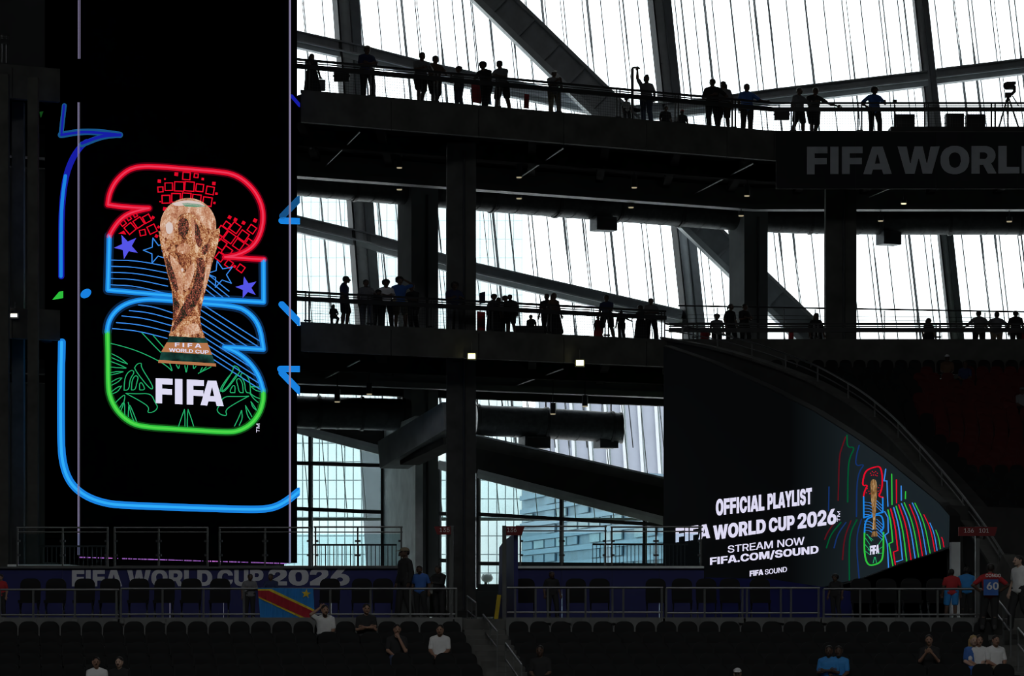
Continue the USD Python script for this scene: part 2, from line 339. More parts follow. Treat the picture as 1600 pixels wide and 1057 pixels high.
for a, b, Y in ((-2, 14, 103.0), (20, 38, 108.6), (44, 60, 103.6)):
    column(['dim column at the left picture edge', 'dim column second from the left edge', 'dim column nearest the left side of the big screen'][(-2, 20, 44).index(a)], a, b, Y, GF, ZU - 1.0, .0, 'concrete', False)

# ------------------------------------------------------------------ the concourse behind the seats
def poly_px(pts, Y): return Polygon([(XP(px, y if y else Y), (y if y else Y)) for px, y in pts])
PW0, PW1 = XP(622, 81), XP(786, 81)
conc = Polygon([(XL, 81.0), (PW0, 81.0), (PW0 - 1.5, 131), (XP(1700, 131), 131), (XP(1700, 81), 81), (PW1, 81), (PW1 + .3, 104), (PW1 + .3, 136), (PW0 - 3, 136), (XL, 136)]).buffer(0)
left_fl = Polygon([(XL, 81.0), (PW0, 81.0), (PW0, 112), (XP(690, 128), 128), (XP(690, 128), 136), (XL, 136)])
right_fl = Polygon([(PW1, 81.0), (XP(1100, 81), 81.0), (5.0, 110), (5.0, 136), (PW1, 136)])
structure('floor', [extrude(left_fl, GF - .35, GF), extrude(right_fl, GF - .35, GF)], M['concrete'], 'raised concrete concourse floor behind the seating platform', 'floor')
structure('floor', extrude(sbox(XL, 75.9, XR, 81.0), FL - .25, FL), M['concrete'], 'concrete seating platform behind the front railing', 'floor')
structure('floor', extrude(sbox(XP(1100, 81), 81.0, XP(1700, 81), 99.5), FL - .25, FL), M['concrete'], 'low concrete floor in front of the right screen wall', 'floor')
structure('floor', extrude(sbox(PW0, 81.0, PW1, 136), FL - .25, FL), M['concrete'], 'low floor of the passage between the two blue walls', 'floor')
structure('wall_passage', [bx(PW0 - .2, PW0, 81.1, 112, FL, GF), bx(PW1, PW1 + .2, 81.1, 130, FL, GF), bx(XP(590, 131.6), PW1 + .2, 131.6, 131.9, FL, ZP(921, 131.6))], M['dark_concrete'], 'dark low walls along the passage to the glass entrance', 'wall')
structure('wall_kerb', [bx(XL, XP(722, 75.7), 75.6, 75.9, ZP(1000, 75.6), ZP(965.5, 75.6)), bx(XP(791, 75.7), XP(1537, 75.7), 75.6, 75.9, ZP(1000, 75.6), ZP(965.5, 75.6))],
          M['kerb'], 'grey concrete kerb under the front railing', 'wall')
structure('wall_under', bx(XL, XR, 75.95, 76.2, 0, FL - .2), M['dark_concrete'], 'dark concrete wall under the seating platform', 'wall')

# ------------------------------------------------------------------ the tall glass facade
fac = thing('glass_facade', 'tall glass facade of slanting narrow panes behind the concourse decks', 'facade', (0, YF, 0), kind='structure')
def lean(px0, y):                                    # picture column of a mullion at picture row y
    k = .085 + .00003 * (px0 - 460)
    return px0 + k * y
ROWS = [(-330, 240), (240, 566), (566, 812)]
MX = list(np.arange(155, 2020, 29.0))
for r0, r1 in ROWS:
    for a, b in zip(MX[:-1], MX[1:]):
        c = [(lean(a, r0), r0), (lean(b, r0), r0), (lean(b, r1), r1), (lean(a, r1), r1)]
        if max(p[0] for p in c) < 217 or min(p[0] for p in c) > 1970: continue
        w = [V(min(max(p[0], 215), 1980), p[1], YF) for p in c]
        o = np.array([0, .02, 0]); v = np.array([p - o for p in w] + [p + o for p in w])
        f = np.array([[0, 3, 2], [0, 2, 1], [4, 5, 6], [4, 6, 7], [0, 1, 5], [0, 5, 4], [2, 3, 7], [2, 7, 6], [1, 2, 6], [1, 6, 5], [3, 0, 4], [3, 4, 7]])
        obj('glass_pane', trimesh.Trimesh(v, f, process=False), M['pane'], fac)
for a in MX:
    p, q = V(lean(a, -330), -330, YF - .06), V(lean(a, 812), 812, YF - .06)
    if lean(a, 812) < 217 or lean(a, -330) > 1970: continue
    obj('mullion', beam(p, q, .036, .05, (0, 1, 0)), M['steel_pale'], fac)
for r in (240, 566, 812):
    obj('transom', beam(V(217, r, YF - .05), V(1978, r, YF - .05), .12, .12), M['steel'], fac)
rng = random.Random(4)
for i, a in enumerate((472, 538, 561, 627, 651, 683, 722, 737, 762, 797, 820, 846, 875, 917, 973, 1020, 1064, 1100, 1141, 1178, 1200, 1258, 1322, 1379, 1412, 1437, 1491, 1512, 1553, 1585)):
    k = .094 + .00002 * (a - 460)
    y0, y1 = -330, 700
    pts = [V(a + k * y, y, 146.5) for y in np.linspace(y0, y1, 30)]
    rad = np.repeat([(.020 + .026 * (rng.random() > .5)) * (1.25 if i % 2 else .8) for _ in range(10)], 3)
    obj('outer_cable', tube(pts, np.array(rad), 5), M['dark_steel'], fac)

# ------------------------------------------------------------------ steel members in front of the facade
def hsec(name, label, p0, p1, Y, wpx0, wpx1, dy=1.0, turn=.35, pipe_dark=False):
    """an H shaped steel post between two picture points: a web with two flanges, turned a little so the web shows"""
    t = thing(name, label, 'steel post', V(*p1, Y), kind='structure')
    a, b = V(*p0, Y), V(*p1, Y); w = (wpx0 + wpx1) / 2 / F * Y
    ax = np.array([math.cos(turn), math.sin(turn), 0]); nn = np.array([-math.sin(turn), math.cos(turn), 0])
    obj('pipe', tube([a - ax * w * .12 + (b - a) * k for k in np.linspace(0, 1, 5)], w * .30, 20), M['steel_pale'], t, smooth=60)
    obj('edge_plate', beam(a - ax * w * .44, b - ax * w * .44, w * .7, w * .08, tuple(ax)), M['dark_steel'], t)
    obj('flange_plate', beam(a + ax * w * .30, b + ax * w * .30, w * .8, w * .40, tuple(ax)), M['dark_steel'] if pipe_dark else M['post_plate'], t)
    for k in np.linspace(.1, .9, 6):
        c = a + (b - a) * k; obj('stiffener', beam(c - ax * w * .38, c + ax * w * .38, w * .5, .05), M['steel'], t)
hsec('leaning_post', 'leaning steel post left of the broad column, nearest the big screen', (535, -60), (579, 560), 140.3, 38, 34)
hsec('leaning_post', 'leaning steel post in the middle of the upper glass wall', (1023, -60), (1088, 560), 140.3, 22, 40)
hsec('leaning_post', 'leaning steel post at the right of the upper glass wall', (1431, -60), (1497, 560), 140.3, 21, 23, turn=.1)
def girt(label, pts, h, Y=140.2, d=.75, cat='steel beam', name='sloping_beam', m='steel'):
    t = thing(name, label, cat, V(*pts[0], Y), kind='structure')
    for a, b in zip(pts[:-1], pts[1:]):
        p, q = V(*a, Y), V(*b, Y); hh = h / F * Y
        obj('web', beam(p, q, d * .5, hh), M[m], t)
        up = np.cross(np.cross((q - p) / np.linalg.norm(q - p), (0, 1, 0)), (q - p) / np.linalg.norm(q - p)); 
        dn = np.array([0, 0, -1.0]) * hh * .5
        if name == 'sloping_beam' and m == 'steel': obj('lower_plate', beam(p + dn - (0, 0, .12), q + dn - (0, 0, .12), d * .7, .26), M['steel_pale'], t)  # added pale plate, its colour imitating the lit underside of the beam
        obj('flange', beam(p + dn, q + dn, d * 1.5, .07), M['steel_pale'], t)  # lower flange paler than the upper, light put into its colour
        obj('flange', beam(p - dn, q - dn, d * 1.1, .06), M['steel'], t)
girt('sloping steel beam at the upper left falling towards the big diagonal', [(452, 56), (560, 80), (670, 108), (850, 146), (1000, 178)], 15)
girt('sloping steel beam rising to the upper right corner', [(955, 178), (1100, 163), (1210, 148), (1448, 120)], 13)
girt('short steel beam right of the upper right post, rising to the picture edge', [(1462, 117), (1985, 54)], 13)
girt('sloping steel beam behind the middle deck railing', [(440, 341), (570, 372), (745, 421), (1065, 494)], 15)
def diagonal(label, p0, p1, w, Y=138.6):
    t = thing('diagonal_truss', label, 'truss', V(*p1, Y), kind='structure')
    a, b = V(*p0, Y), V(*p1, Y); W = w / F * Y; d = (b - a) / np.linalg.norm(b - a); up = np.cross(d, (0, 1, 0)); up /= np.linalg.norm(up)
    if up[2] < 0: up = -up
    obj('web', beam(a, b, .25, W * .9, tuple(up)), M['steel'], t)
    for s in (-1, 1): obj('flange', beam(a + up * W * .45 * s, b + up * W * .45 * s, 1.0, W * (.2 if s < 0 else .1), tuple(up)), M['steel_pale'] if s < 0 else M['steel'], t)  # lower flange made thicker and paler to paint its lit band
    L = np.linalg.norm(b - a)
    for k in np.arange(1.2, L, 1.5):
        c = a + d * k; obj('stiffener', beam(c - up * W * .42, c + up * W * .42, .8, .10, tuple(d)), M['steel'], t)
diagonal('huge dark diagonal truss behind the upper deck', (713, -60), (985, 205), 48)
diagonal('dark diagonal truss descending behind the right columns', (1062, 325), (1290, 545), 42)

# ------------------------------------------------------------------ ducts
def duct(label, pts, r, clamps, end=False, boxes=()):
    t = thing('round_duct', label, 'duct', pts[len(pts) // 2])
    p = np.array(pts, float)
    from numpy import interp
    s = np.r_[0, np.cumsum(np.linalg.norm(np.diff(p, axis=0), axis=1))]; u = np.linspace(0, s[-1], 60)
    q = np.stack([np.interp(u, s, p[:, k]) for k in range(3)], 1)
    for _ in range(6): q[1:-1] = (q[:-2] + 2 * q[1:-1] + q[2:]) / 4
    obj('pipe', tube(q, r, 28), M['galv'], t, smooth=50)
    for k in np.linspace(.02, .98, clamps):
        i = int(k * 58) + 0; c = q[i]; d = q[i + 1] - q[i]; d /= np.linalg.norm(d)
        obj('clamp', tube([c - d * .06, c + d * .06], r + .05, 28), M['dark_steel'], t)
        obj('hanger', tube([c + (0, 0, r), c + (0, 0, r + 1.1)], .03, 6), M['dark_steel'], t)
    # a spiral seam
    T = np.linspace(0, 1, 900); c = np.stack([np.interp(T * s[-1], u, q[:, k]) for k in range(3)], 1); g = np.gradient(c, axis=0); g /= np.linalg.norm(g, axis=1, keepdims=True)
    a = np.cross(g, (0, 0, 1)); a /= np.linalg.norm(a, axis=1, keepdims=True); ph = T * s[-1] / .9 * 2 * np.pi
    obj('seam', tube(c + (np.cos(ph)[:, None] * a + np.sin(ph)[:, None] * np.array([0, 0, 1.0])) * (r + .004), .012, 4), M['galv'], t)
    return t
rU = .52
def dpt(px, ybot, Y, r): return V(px, ybot, Y) + np.array([0, 0, r])
tdu = duct('long curved ventilation duct under the upper deck', [dpt(420, 302, 126, rU), dpt(467, 306, 126.5, rU), dpt(600, 318, 128, rU), dpt(700, 326, 129, rU), dpt(840, 337, 131, rU), dpt(960, 346, 133, rU), dpt(1100, 357, 135, rU), dpt(1200, 364, 136, rU), dpt(1340, 367, 136.6, rU), dpt(1500, 367, 136.6, rU), dpt(1660, 367, 136.6, rU)], rU, 12)
rL = .64
duct('short duct with a lit belly under the left part of the middle deck', [dpt(430, 668, 127, rL), dpt(520, 671, 127.5, rL), dpt(640, 674, 128, rL)], rL, 4)
td = duct('short duct with a closed end hanging right of the broad column', [dpt(742, 681, 133, rL), dpt(850, 686, 133.6, rL), dpt(920, 690, 134, rL), dpt(966, 693, 134.3, rL)], rL, 3)
c = dpt(968, 693, 134.3, rL); obj('end_cap', tube([c, c + (.12, .01, 0)], rL * 1.03, 28), M['galv'], td)
def grille_box(px0, px1, py0, py1, Y, parent=None, label=None, dark=True, d=.7):
    x0, x1, z0, z1 = XP(px0, Y), XP(px1, Y), ZP(py1, Y), ZP(py0, Y)
    if parent is None: parent = thing('vent_box', label, 'vent', ((x0 + x1) / 2, Y, z0))
    b = rot_box((x0 + x1) / 2, Y, (x1 - x0) * .8, d, z0, z1, ANG * .8)
    b2 = rot_box((x0 + x1) / 2, Y, (x1 - x0) * .68, d * 1.04, z0 + .08, z1 - .08, ANG * .8)
    obj('housing', b, M['galv'], parent); obj('grille', b2, M['dark_steel'], parent)
grille_box(808, 862, 683, 701, 133.4, td); grille_box(927, 966, 684, 701, 134.2, td)
grille_box(921, 965, 340, 361, 132.3, tdu); grille_box(1369, 1408, 362, 383, 136.5, tdu)

# ------------------------------------------------------------------ the glass entrance under the middle deck
YW = 131.0
def wall_px(name, pts, Y, d, m, label, lbl='wall'):
    pm = plane_map((-10, Y), (10, Y)); return structure(name, plate(Polygon(pts), pm, d), M[m], label, lbl)
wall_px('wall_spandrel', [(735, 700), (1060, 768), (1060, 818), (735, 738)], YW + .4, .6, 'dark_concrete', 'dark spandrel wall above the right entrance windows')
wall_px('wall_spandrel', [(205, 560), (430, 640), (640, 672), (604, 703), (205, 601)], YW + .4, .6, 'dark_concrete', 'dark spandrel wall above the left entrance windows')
pmp = plane_map((XP(600, 130.8), 130.8), (XP(650, 124.6), 124.6)); structure('wall_pier', plate(Polygon([(599, 672), (649, 650), (649, 925), (599, 925)]), pmp, .3, -.3), M['pale_concrete'], 'pale concrete pier right of the left entrance windows', 'wall')
girt('thick sloping beam above the right entrance windows', [(690, 684), (748, 697), (1060, 768)], 30, 133.0, .9, 'concrete beam', m='concrete')
st = thing('concrete_strut', 'pale concrete strut slanting up to the broad front column', 'strut', V(628, 712, 127), kind='structure')
obj('shaft', beam(V(614, 712, 123.6), V(716, 651, 118.4), 1.2, 1.06), M['pale_concrete'], st)
obj('bracket', beam(V(640, 722, 122.4), V(708, 690, 118.8), .8, .25), M['concrete'], st)
lp = thing('leaning_pier', 'pale leaning concrete pier standing outside the left entrance windows', 'pier', V(590, 900, 150), kind='structure')
pm = plane_map((-10, 150), (10, 150)); obj('shaft', plate(Polygon([(561, 660), (610, 660), (610, 920), (575, 920)]), pm, .9), M['t_fin'], lp)
WN = [0]
def window(x0, x1, top0, top1, bot, cols, rows, label):
    """an entrance window between picture columns with a sloping head; cols: inner posts, rows: transoms (left row, right row)"""
    WN[0] += 1
    t = thing(f'window_{WN[0]}', label, 'window', V((x0 + x1) / 2, bot, YW), kind='structure')
    hd = lambda x: top0 + (top1 - top0) * (x - x0) / (x1 - x0)
    pm = plane_map((-10, YW), (10, YW))
    obj('head_frame', beam(V(x0, top0, YW), V(x1, top1, YW), .45, .22), M['steel_pale'], t); obj('head_trim', beam(V(x0, top0 + 6, YW), V(x1, top1 + 6, YW), .5, .20), M['pale_concrete'], t)
    xs = [x0] + list(cols) + [x1]
    for x in xs: obj('post', beam(V(x, bot, YW), V(x, hd(x), YW), .10, .30, (0, 1, 0)), M['dark_steel'], t); obj('post_trim', beam(V(x + 3.2, bot, YW - .05), V(x + 3.2, hd(x), YW - .05), .09, .10, (0, 1, 0)), M['steel_pale'], t)
    for a, b in rows: obj('transom', beam(V(x0, a, YW - .05), V(x1, b, YW - .05), .26, .15), M['dark_steel'], t)
    obj('sill', beam(V(x0, bot, YW - .05), V(x1, bot, YW - .05), .4, .3), M['dark_steel'], t)
    edges = [None] + list(rows) + [None]
    for a, b in zip(xs[:-1], xs[1:]):
        for k in range(len(edges) - 1):
            up = (lambda x: hd(x)) if edges[k] is None else (lambda x, e=edges[k]: e[0] + (e[1] - e[0]) * (x - x0) / (x1 - x0))
            lo = (lambda x: bot) if edges[k + 1] is None else (lambda x, e=edges[k + 1]: e[0] + (e[1] - e[0]) * (x - x0) / (x1 - x0))
            pg = Polygon([(a, up(a)), (b, up(b)), (b, lo(b)), (a, lo(a))]).buffer(0)
            if pg.area > 3: obj('pane', plate(pg, pm, .04), M['wpane'], t)
window(215, 597, 604, 702, 924, [380, 484], [(717, 728), (785, 801)], 'tall entrance window left of the pale pier, with a sloping head')
window(685, 703, 724, 729, 926, [], [(803, 804), (876, 877)], 'narrow entrance window strip between the dark columns')
window(746, 1060, 738, 818, 919, [876, 1006], [(804, 822), (881, 884)], 'wide entrance window right of the broad column, under a sloping head')

# ------------------------------------------------------------------ the towers outside
ta = thing('pale_tower', 'pale gridded glass tower standing outside behind the left glass wall', 'building', (XP(600, 276), 284, 0))
YA = 276.0
x0, x1 = XP(300, YA), XP(816, YA)
obj('core', bx(x0, x1, YA + .12, YA + 22, 0, ZP(262, YA)), M['t_joint'], ta)
cols = np.arange(816, 300, -13.2); rows = np.arange(925, 250, -29.0); stuff = []
for j, y in enumerate(rows):
    for a in cols:
        near = j < 10 and a > 465 and not (604 < a < 690); g = .75 if near else .25
        b = bx(XP(a - 13.2 + g, YA), XP(a - g, YA), YA, YA + .16, ZP(y - g, YA), ZP(y - 29 + g, YA))
        if near: obj('pane', b, M['t_pane'], ta)
        else: stuff.append(b)
obj('upper_panes', stuff, M['t_pane'], ta, kind='stuff')
tb = thing('office_building', 'blue glass office block outside the right entrance window', 'building', (XP(900, 240), 240, 0))
pb = plane_map((XP(816, 268), 268), (XP(1045, 215), 215))
obj('body', extrude(Polygon([(XP(816, 268), 268.4), (XP(1058, 212.5), 213), (XP(1058, 212.5) + 12, 250), (XP(816, 268) + 18, 290)]), 0, ZP(754, 215)), M['o_glass'], tb)
obj('tall_body', extrude(Polygon([(XP(816, 268), 268.4), (XP(930, 239), 239.6), (XP(930, 239) + 14, 262), (XP(816, 268) + 18, 290)]), 0, ZP(757, 268)), M['o_glass'], tb)
clipb = Polygon([(816, 758), (930, 736), (930, 776), (1045, 755), (1045, 990), (816, 990)])
for k in range(9):
    y = 776 + 21.5 * k
    yy = lambda x, y=y: HOR - (HOR - y) * (1 + (x - 816) / 229 * (268 / 215 - 1))
    a = 816.5
    obj('floor_band', plate(Polygon([(a, y), (1045, yy(1045)), (1045, yy(1045) + 9), (a, y + 7)]).intersection(clipb), pb, .25), M['o_band'], tb)
    rr = random.Random(k)
    for i in range(13):
        u = a + 2 + i * 17.5
        if rr.random() < .75:
            g = Polygon([(u, yy(u) + 8.2), (u + 15, yy(u + 15) + 8.6), (u + 15, yy(u + 15) + 20 + i * .3), (u, yy(u) + 20 + i * .3)]).intersection(clipb)
            if g.area > 3: obj('window', plate(g, pb, .12), M['o_glass'] if rr.random() < .55 else M['o_pale'], tb)
tc_ = thing('lilac_tower', 'pale lilac tower with white fins seen outside above the sloping beam', 'building', (XP(950, 330), 340, 0))
YC = 330.0
obj('body', bx(XP(842, YC), XP(1075, YC), YC, YC + 25, 0, ZP(585, YC)), M['t_lilac'], tc_)
for i in range(9):
    a = 850 + 26.5 * i
    obj('fin', beam(V(a, 820, YC - .25), V(a - 14, 586, YC - .25), .32, .5, (0, 1, 0)), M['t_fin'], tc_)
    obj('joint', beam(V(a + 4, 820, YC - .15), V(a - 10, 586, YC - .15), .12, .35, (0, 1, 0)), M['t_joint'], tc_)
# ================================================================== THE TALL SCREEN COLUMN
led = thing('screen_column', 'tall black screen column showing a neon emblem with a golden cup', 'screen', (-11, 109, GF))
ZB, ZT = ZP(877, 108), ZP(-420, 108)
obj('body', extrude(ledp.buffer(-.06, join_style=2), ZB, ZT), M['screen'], led)
obj('plinth', extrude(ledp.buffer(-.5), GF, ZB), M['dark_concrete'], led)
pF, pL, pR = plane_map(LED[0], LED[1]), plane_map(LED[5], LED[0]), plane_map(LED[1], LED[2])
rF, rL_, rR = sbox(124, -50, 452, 1000), sbox(0, -50, 124, 1000), sbox(452, -50, 468, 1000)
def show(name, poly, mat_, lift=0.0, thick=.012, parent=led, label=None, kind=None):
    """print a drawn outline on the faces of the column"""
    ms = [plate(poly.intersection(r), p, thick, lift) for r, p in ((rF, pF), (rL_, pL), (rR, pR))]
    ms = [m for m in ms if m is not None]
    if ms: return obj(name, ms, mat_, parent, label=label, kind=kind)
obj('face_panel', plate(sbox(124, -45, 452, 873.5), pF, .03, -.055), M['screen'], led)
A = lambda pts: [(140 + x / 4.597, 230 + y / 4.597) for x, y in pts]       # upper half of the emblem as drawn
B = lambda pts: [(140 + x / 4.067, 440 + y / 4.067) for x, y in pts]       # lower half
red1 = A([(140, 640), (165, 590), (210, 528), (270, 482), (340, 458), (425, 440)])
red2 = A([(425, 440), (330, 436), (225, 428), (130, 415), (134, 370), (150, 312), (185, 247), (240, 190), (300, 153), (380, 138), (480, 140), (700, 158), (960, 180), (1040, 200), (1110, 240), (1180, 310), (1225, 390), (1245, 470), (1242, 560), (1215, 650), (1170, 715), (1110, 755), (1040, 780), (970, 790)])
red3 = A([(970, 790), (1250, 808)])
def red_path(w):
    k = 4
    r2 = [red2[0], red2[1], red2[2], red2[3]]
    return unary_union([stroke(red1, w), stroke(r2, w, False), stroke([red2[3]] + red2[4:], w), stroke(red3, w, False)])
show('outline_halo', red_path(13), E['red_halo'], 0, label='dim red glow line around the upper outline')
show('outline', red_path(8.2), E['red'], .01, label='thick red neon line of the upper figure')
show('outline_core', red_path(2.6), E['red_hot'], .02, label='pink core of the red neon line')
bl_u = [A([(140, 640)])[0], B([(115, 55)])[0], B([(300, 72)])[0], B([(520, 92)])[0], B([(740, 112)])[0], B([(1105, 132)])[0], A([(1247, 815)])[0]]
bl_l = B([(110, 320), (120, 252), (160, 190), (220, 146), (300, 120), (400, 112), (700, 138), (940, 160), (1000, 192), (1052, 242), (1085, 312), (1103, 432)])
bl_m = B([(1103, 432), (855, 418)]); bl_r = B([(855, 418), (930, 448), (1000, 500), (1050, 560), (1082, 622), (1102, 695)])
gr = B([(1102, 695), (1102, 762), (1077, 842), (1022, 912), (945, 952), (870, 960), (600, 942), (340, 926), (250, 896), (170, 822), (125, 732), (116, 640), (116, 480), (112, 320)])
def blue_path(w): return unary_union([stroke(bl_u, w, False), stroke(bl_l, w), stroke(bl_m, w, False), stroke(bl_r, w)])
show('outline_halo', blue_path(15), E['blue_halo'], 0, label='dim blue glow line around the middle outline')
show('outline', blue_path(8.0), E['blue'], .01, label='thick blue neon line of the middle figure')
show('outline_core', blue_path(3.2), E['blue_hot'], .02, label='bright core of the blue neon line')
show('outline_halo', stroke(gr, 12.5), E['green_halo'], 0, label='dim green glow line around the lower outline')
show('outline', stroke(gr, 7.6), E['green'], .01, label='thick green neon line of the lower figure')
show('outline_core', stroke(gr, 3.0), E['green_hot'], .02, label='bright core of the green neon line')
# lines of the blue fields
UP = Polygon([bl_u[0]] + bl_u[1:5] + [bl_u[5], bl_u[6]]); LOW = Polygon(list(smooth_line(bl_l)) + list(smooth_line(bl_r)) + B([(1102, 695), (600, 800), (110, 320)])).buffer(0)
ln = []
for y0, y1, y2 in ((812, 815, 858), (857, 862, 905), (900, 906, 950), (945, 950, 1000), (990, 998, 1055)):
    ln.append(stroke(A([(150, y0), (330, y1), (560, y2)]), 1.5))
for y in (905, 945, 985, 1027): ln.append(stroke(A([(800, y - 30), (1000, y + 130)]), 1.5, False).intersection(UP))
for (a, b) in (((310, 150), (525, 200)), ((252, 186), (525, 240)), ((205, 220), (525, 283)), ((170, 262), (510, 322)), ((145, 300), (492, 362))):
    ln.append(stroke(B([a, (a[0] + (b[0] - a[0]) * .45, a[1] + (b[1] - a[1]) * .22), b]), 1.6))
for k in range(9):
    y = 130 + 42 * k; x = 690 + max(0, k - 4) * 12
    ln.append(stroke(B([(x, y), (1120, y + (1120 - x) * .64)]), 1.6, False).intersection(LOW.buffer(-.5)))
show('stripe_lines', unary_union(ln), E['blue_line'], .004, kind='stuff', label='thin blue lines sweeping across the figure')
def star(cx, cy, r, rot=0, inner=.42):
    return [(cx + (r if i % 2 == 0 else r * inner) * math.sin(rot + i * math.pi / 5), cy - (r if i % 2 == 0 else r * inner) * math.cos(rot + i * math.pi / 5)) for i in range(10)]
show('star', Polygon(A(star(265, 715, 92, -.42, .40))), E['violet'], .006, label='solid violet star at the left')
show('star', Polygon(A(star(1128, 1010, 82, -.25, .40))), E['violet'], .006, label='solid violet star at the right')
for c in ((480, 745, 95, -.28), (940, 915, 100, -.25)):
    s = A(star(*c)); show('star_outline', Polygon(s).exterior.buffer(.75), E['blue_line'], .006)
# red squares
sq = []
def quad(cx, cy, w, h=None, rot=0., solid=False):
    h = h or w; c, s = math.cos(rot), math.sin(rot)
    p = Polygon(A([(cx + x * w / 2 * c - y * h / 2 * s, cy + x * w / 2 * s + y * h / 2 * c) for x, y in ((-1, -1), (1, -1), (1, 1), (-1, 1))]))
    return p if solid else p.exterior.buffer(.85, join_style=2)
for x, y, w in ((695, 208, 52), (765, 205, 28), (508, 305, 36), (568, 285, 54), (643, 283, 66), (717, 283, 66), (790, 293, 52), (865, 312, 54), (548, 375, 56), (620, 365, 62), (695, 362, 62), (768, 372, 60), (845, 392, 62)): sq.append(quad(x, y, w, rot=.06 + (x - 690) * .0006))
for x, y, w in ((622, 195, 26), (500, 245, 24), (540, 230, 12), (812, 230, 18), (892, 262, 24), (910, 335, 18), (506, 392, 10), (896, 402, 16), (540, 445, 26), (865, 462, 12)): sq.append(quad(x, y, w, solid=True, rot=.1))
for x, y, w, r in ((290, 585, 62, -.7), (352, 543, 60, -.6), (412, 515, 50, -.5), (448, 590, 56, -.45), (380, 615, 40, -.2), (238, 545, 36, -.7), (282, 512, 26, -.6), (328, 490, 24, -.5)): sq.append(quad(x, y, w, rot=r))
for x, y, w in ((455, 507, 20), (495, 575, 18), (480, 640, 22)): sq.append(quad(x, y, w, solid=True, rot=.5))
for x, y, w in ((985, 562, 42), (1045, 580, 62), (950, 605, 60), (1005, 650, 66), (1103, 638, 62), (1165, 590, 50), (1068, 700, 62), (945, 700, 60), (985, 750, 60), (935, 790, 52), (1000, 840, 46), (1085, 872, 46), (1145, 685, 40), (930, 650, 30)): sq.append(quad(x, y, w, rot=.62))
for x, y, w in ((1005, 505, 24), (1047, 522, 24), (1105, 545, 24), (1188, 528, 26), (1040, 858, 20)): sq.append(quad(x, y, w, solid=True, rot=.5))
sq.append(Polygon(A([(205, 622), (245, 600), (262, 628)])))
show('square_pattern', unary_union(sq), E['red'], .004, kind='stuff', label='field of small red squares above and beside the cup')
# green bird drawing
gl = [[(135, 395), (180, 405), (300, 440), (430, 500), (500, 545), (530, 580), (500, 500)], [(330, 325), (400, 400), (450, 450)], [(400, 340), (470, 420)],
      [(140, 460), (200, 490), (240, 525)], [(140, 485), (195, 510), (240, 525)], [(135, 510), (190, 530), (230, 550)], [(135, 545), (190, 550), (230, 552)], [(135, 580), (180, 572), (212, 575)], [(135, 595), (180, 585), (212, 575)], [(138, 640), (180, 615), (205, 615)], [(140, 660), (180, 640), (200, 620)],
      [(140, 700), (180, 670), (202, 665)], [(145, 715), (180, 700), (200, 668)], [(165, 770), (195, 740), (228, 715), (215, 780), (195, 830)], [(190, 805), (222, 755), (222, 850)], [(245, 860), (248, 770), (275, 830), (298, 890)], [(245, 770), (262, 840), (280, 890)],
      [(565, 920), (585, 860), (602, 815)], [(602, 815), (606, 870), (605, 920)], [(625, 815), (620, 870), (620, 925)], [(625, 815), (645, 870), (660, 920)],
      [(550, 530), (565, 560), (570, 535)], [(605, 535), (613, 590), (622, 535)], [(658, 535), (660, 560), (675, 540)], [(740, 545), (695, 590), (715, 548)], [(690, 585), (770, 545)],
      [(218, 692), (222, 620), (240, 580), (270, 562), (285, 580), (255, 620), (250, 690), (218, 692)], [(265, 690), (268, 630), (290, 595), (310, 610), (300, 640), (290, 690), (265, 690)], [(318, 690), (315, 650), (330, 640), (355, 690), (318, 690)],
      [(285, 550), (300, 525), (330, 517), (325, 545), (400, 660), (400, 690), (370, 670), (300, 580), (285, 550)], [(230, 712), (300, 715), (390, 712), (415, 770), (435, 800), (410, 830), (365, 838), (380, 800), (320, 760), (230, 712)]]
gl += [[(1240 - x if 200 < x < 450 and 500 < y < 850 else None, y + 18) for x, y in q] for q in gl[-5:]]
gl += [[(1020, 665), (1050, 672), (1085, 672)], [(1020, 665), (1055, 695), (1085, 700)], [(1018, 710), (1050, 735), (1080, 745)], [(1020, 715), (1040, 745), (1070, 770)], [(1025, 765), (1035, 800), (1060, 820)], [(1028, 768), (1050, 800), (1058, 815)],
       [(990, 790), (1000, 850), (1020, 880)], [(990, 790), (1020, 840), (1030, 860)], [(965, 820), (945, 870), (920, 920)], [(965, 820), (972, 870), (950, 915)], [(905, 580), (870, 620), (830, 680), (830, 705), (870, 680), (935, 590)]]
show('line_drawing', unary_union([stroke(B(q), 1.35) for q in gl if None not in [v for p in q for v in p]]), E['green_line'], .004, kind='stuff', label='thin green line drawing of feathers and eyes')
# the golden cup shown on the screen
ell = lambda cx, cy, rx, ry, rot=0: affinity.rotate(affinity.scale(Point(cx, cy).buffer(1, quad_segs=16), rx, ry), rot)
G = lambda pts: [(235 + x / 3.775, 300 + y / 3.775) for x, y in pts]
blob = lambda pts: Polygon(smooth_line(G(pts + pts[:1]), 3)).buffer(0)
cup = Polygon(G([(45, 232), (50, 262), (60, 320), (76, 390), (100, 490), (124, 580), (131, 660), (132, 740), (122, 800), (106, 852), (322, 866), (300, 810), (290, 750), (298, 680), (318, 600), (338, 520), (360, 430), (384, 350), (400, 290), (408, 240), (404, 212), (388, 222), (300, 180), (180, 170), (80, 240)])).buffer(0)
globe = ell(*G([(220, 204)])[0], 43.8, 44.2)
show('cup_body', cup, E['trophy'], .03, label='golden twisted body of the cup')
show('cup_globe', globe.difference(blob([(40, 250), (95, 275), (135, 290), (140, 200), (165, 140), (215, 120), (262, 140), (300, 190), (350, 225), (410, 235), (420, 420), (30, 420)])), E['trophy_lit'], .034, label='pale golden globe of the cup')
al = unary_union([cup, globe])
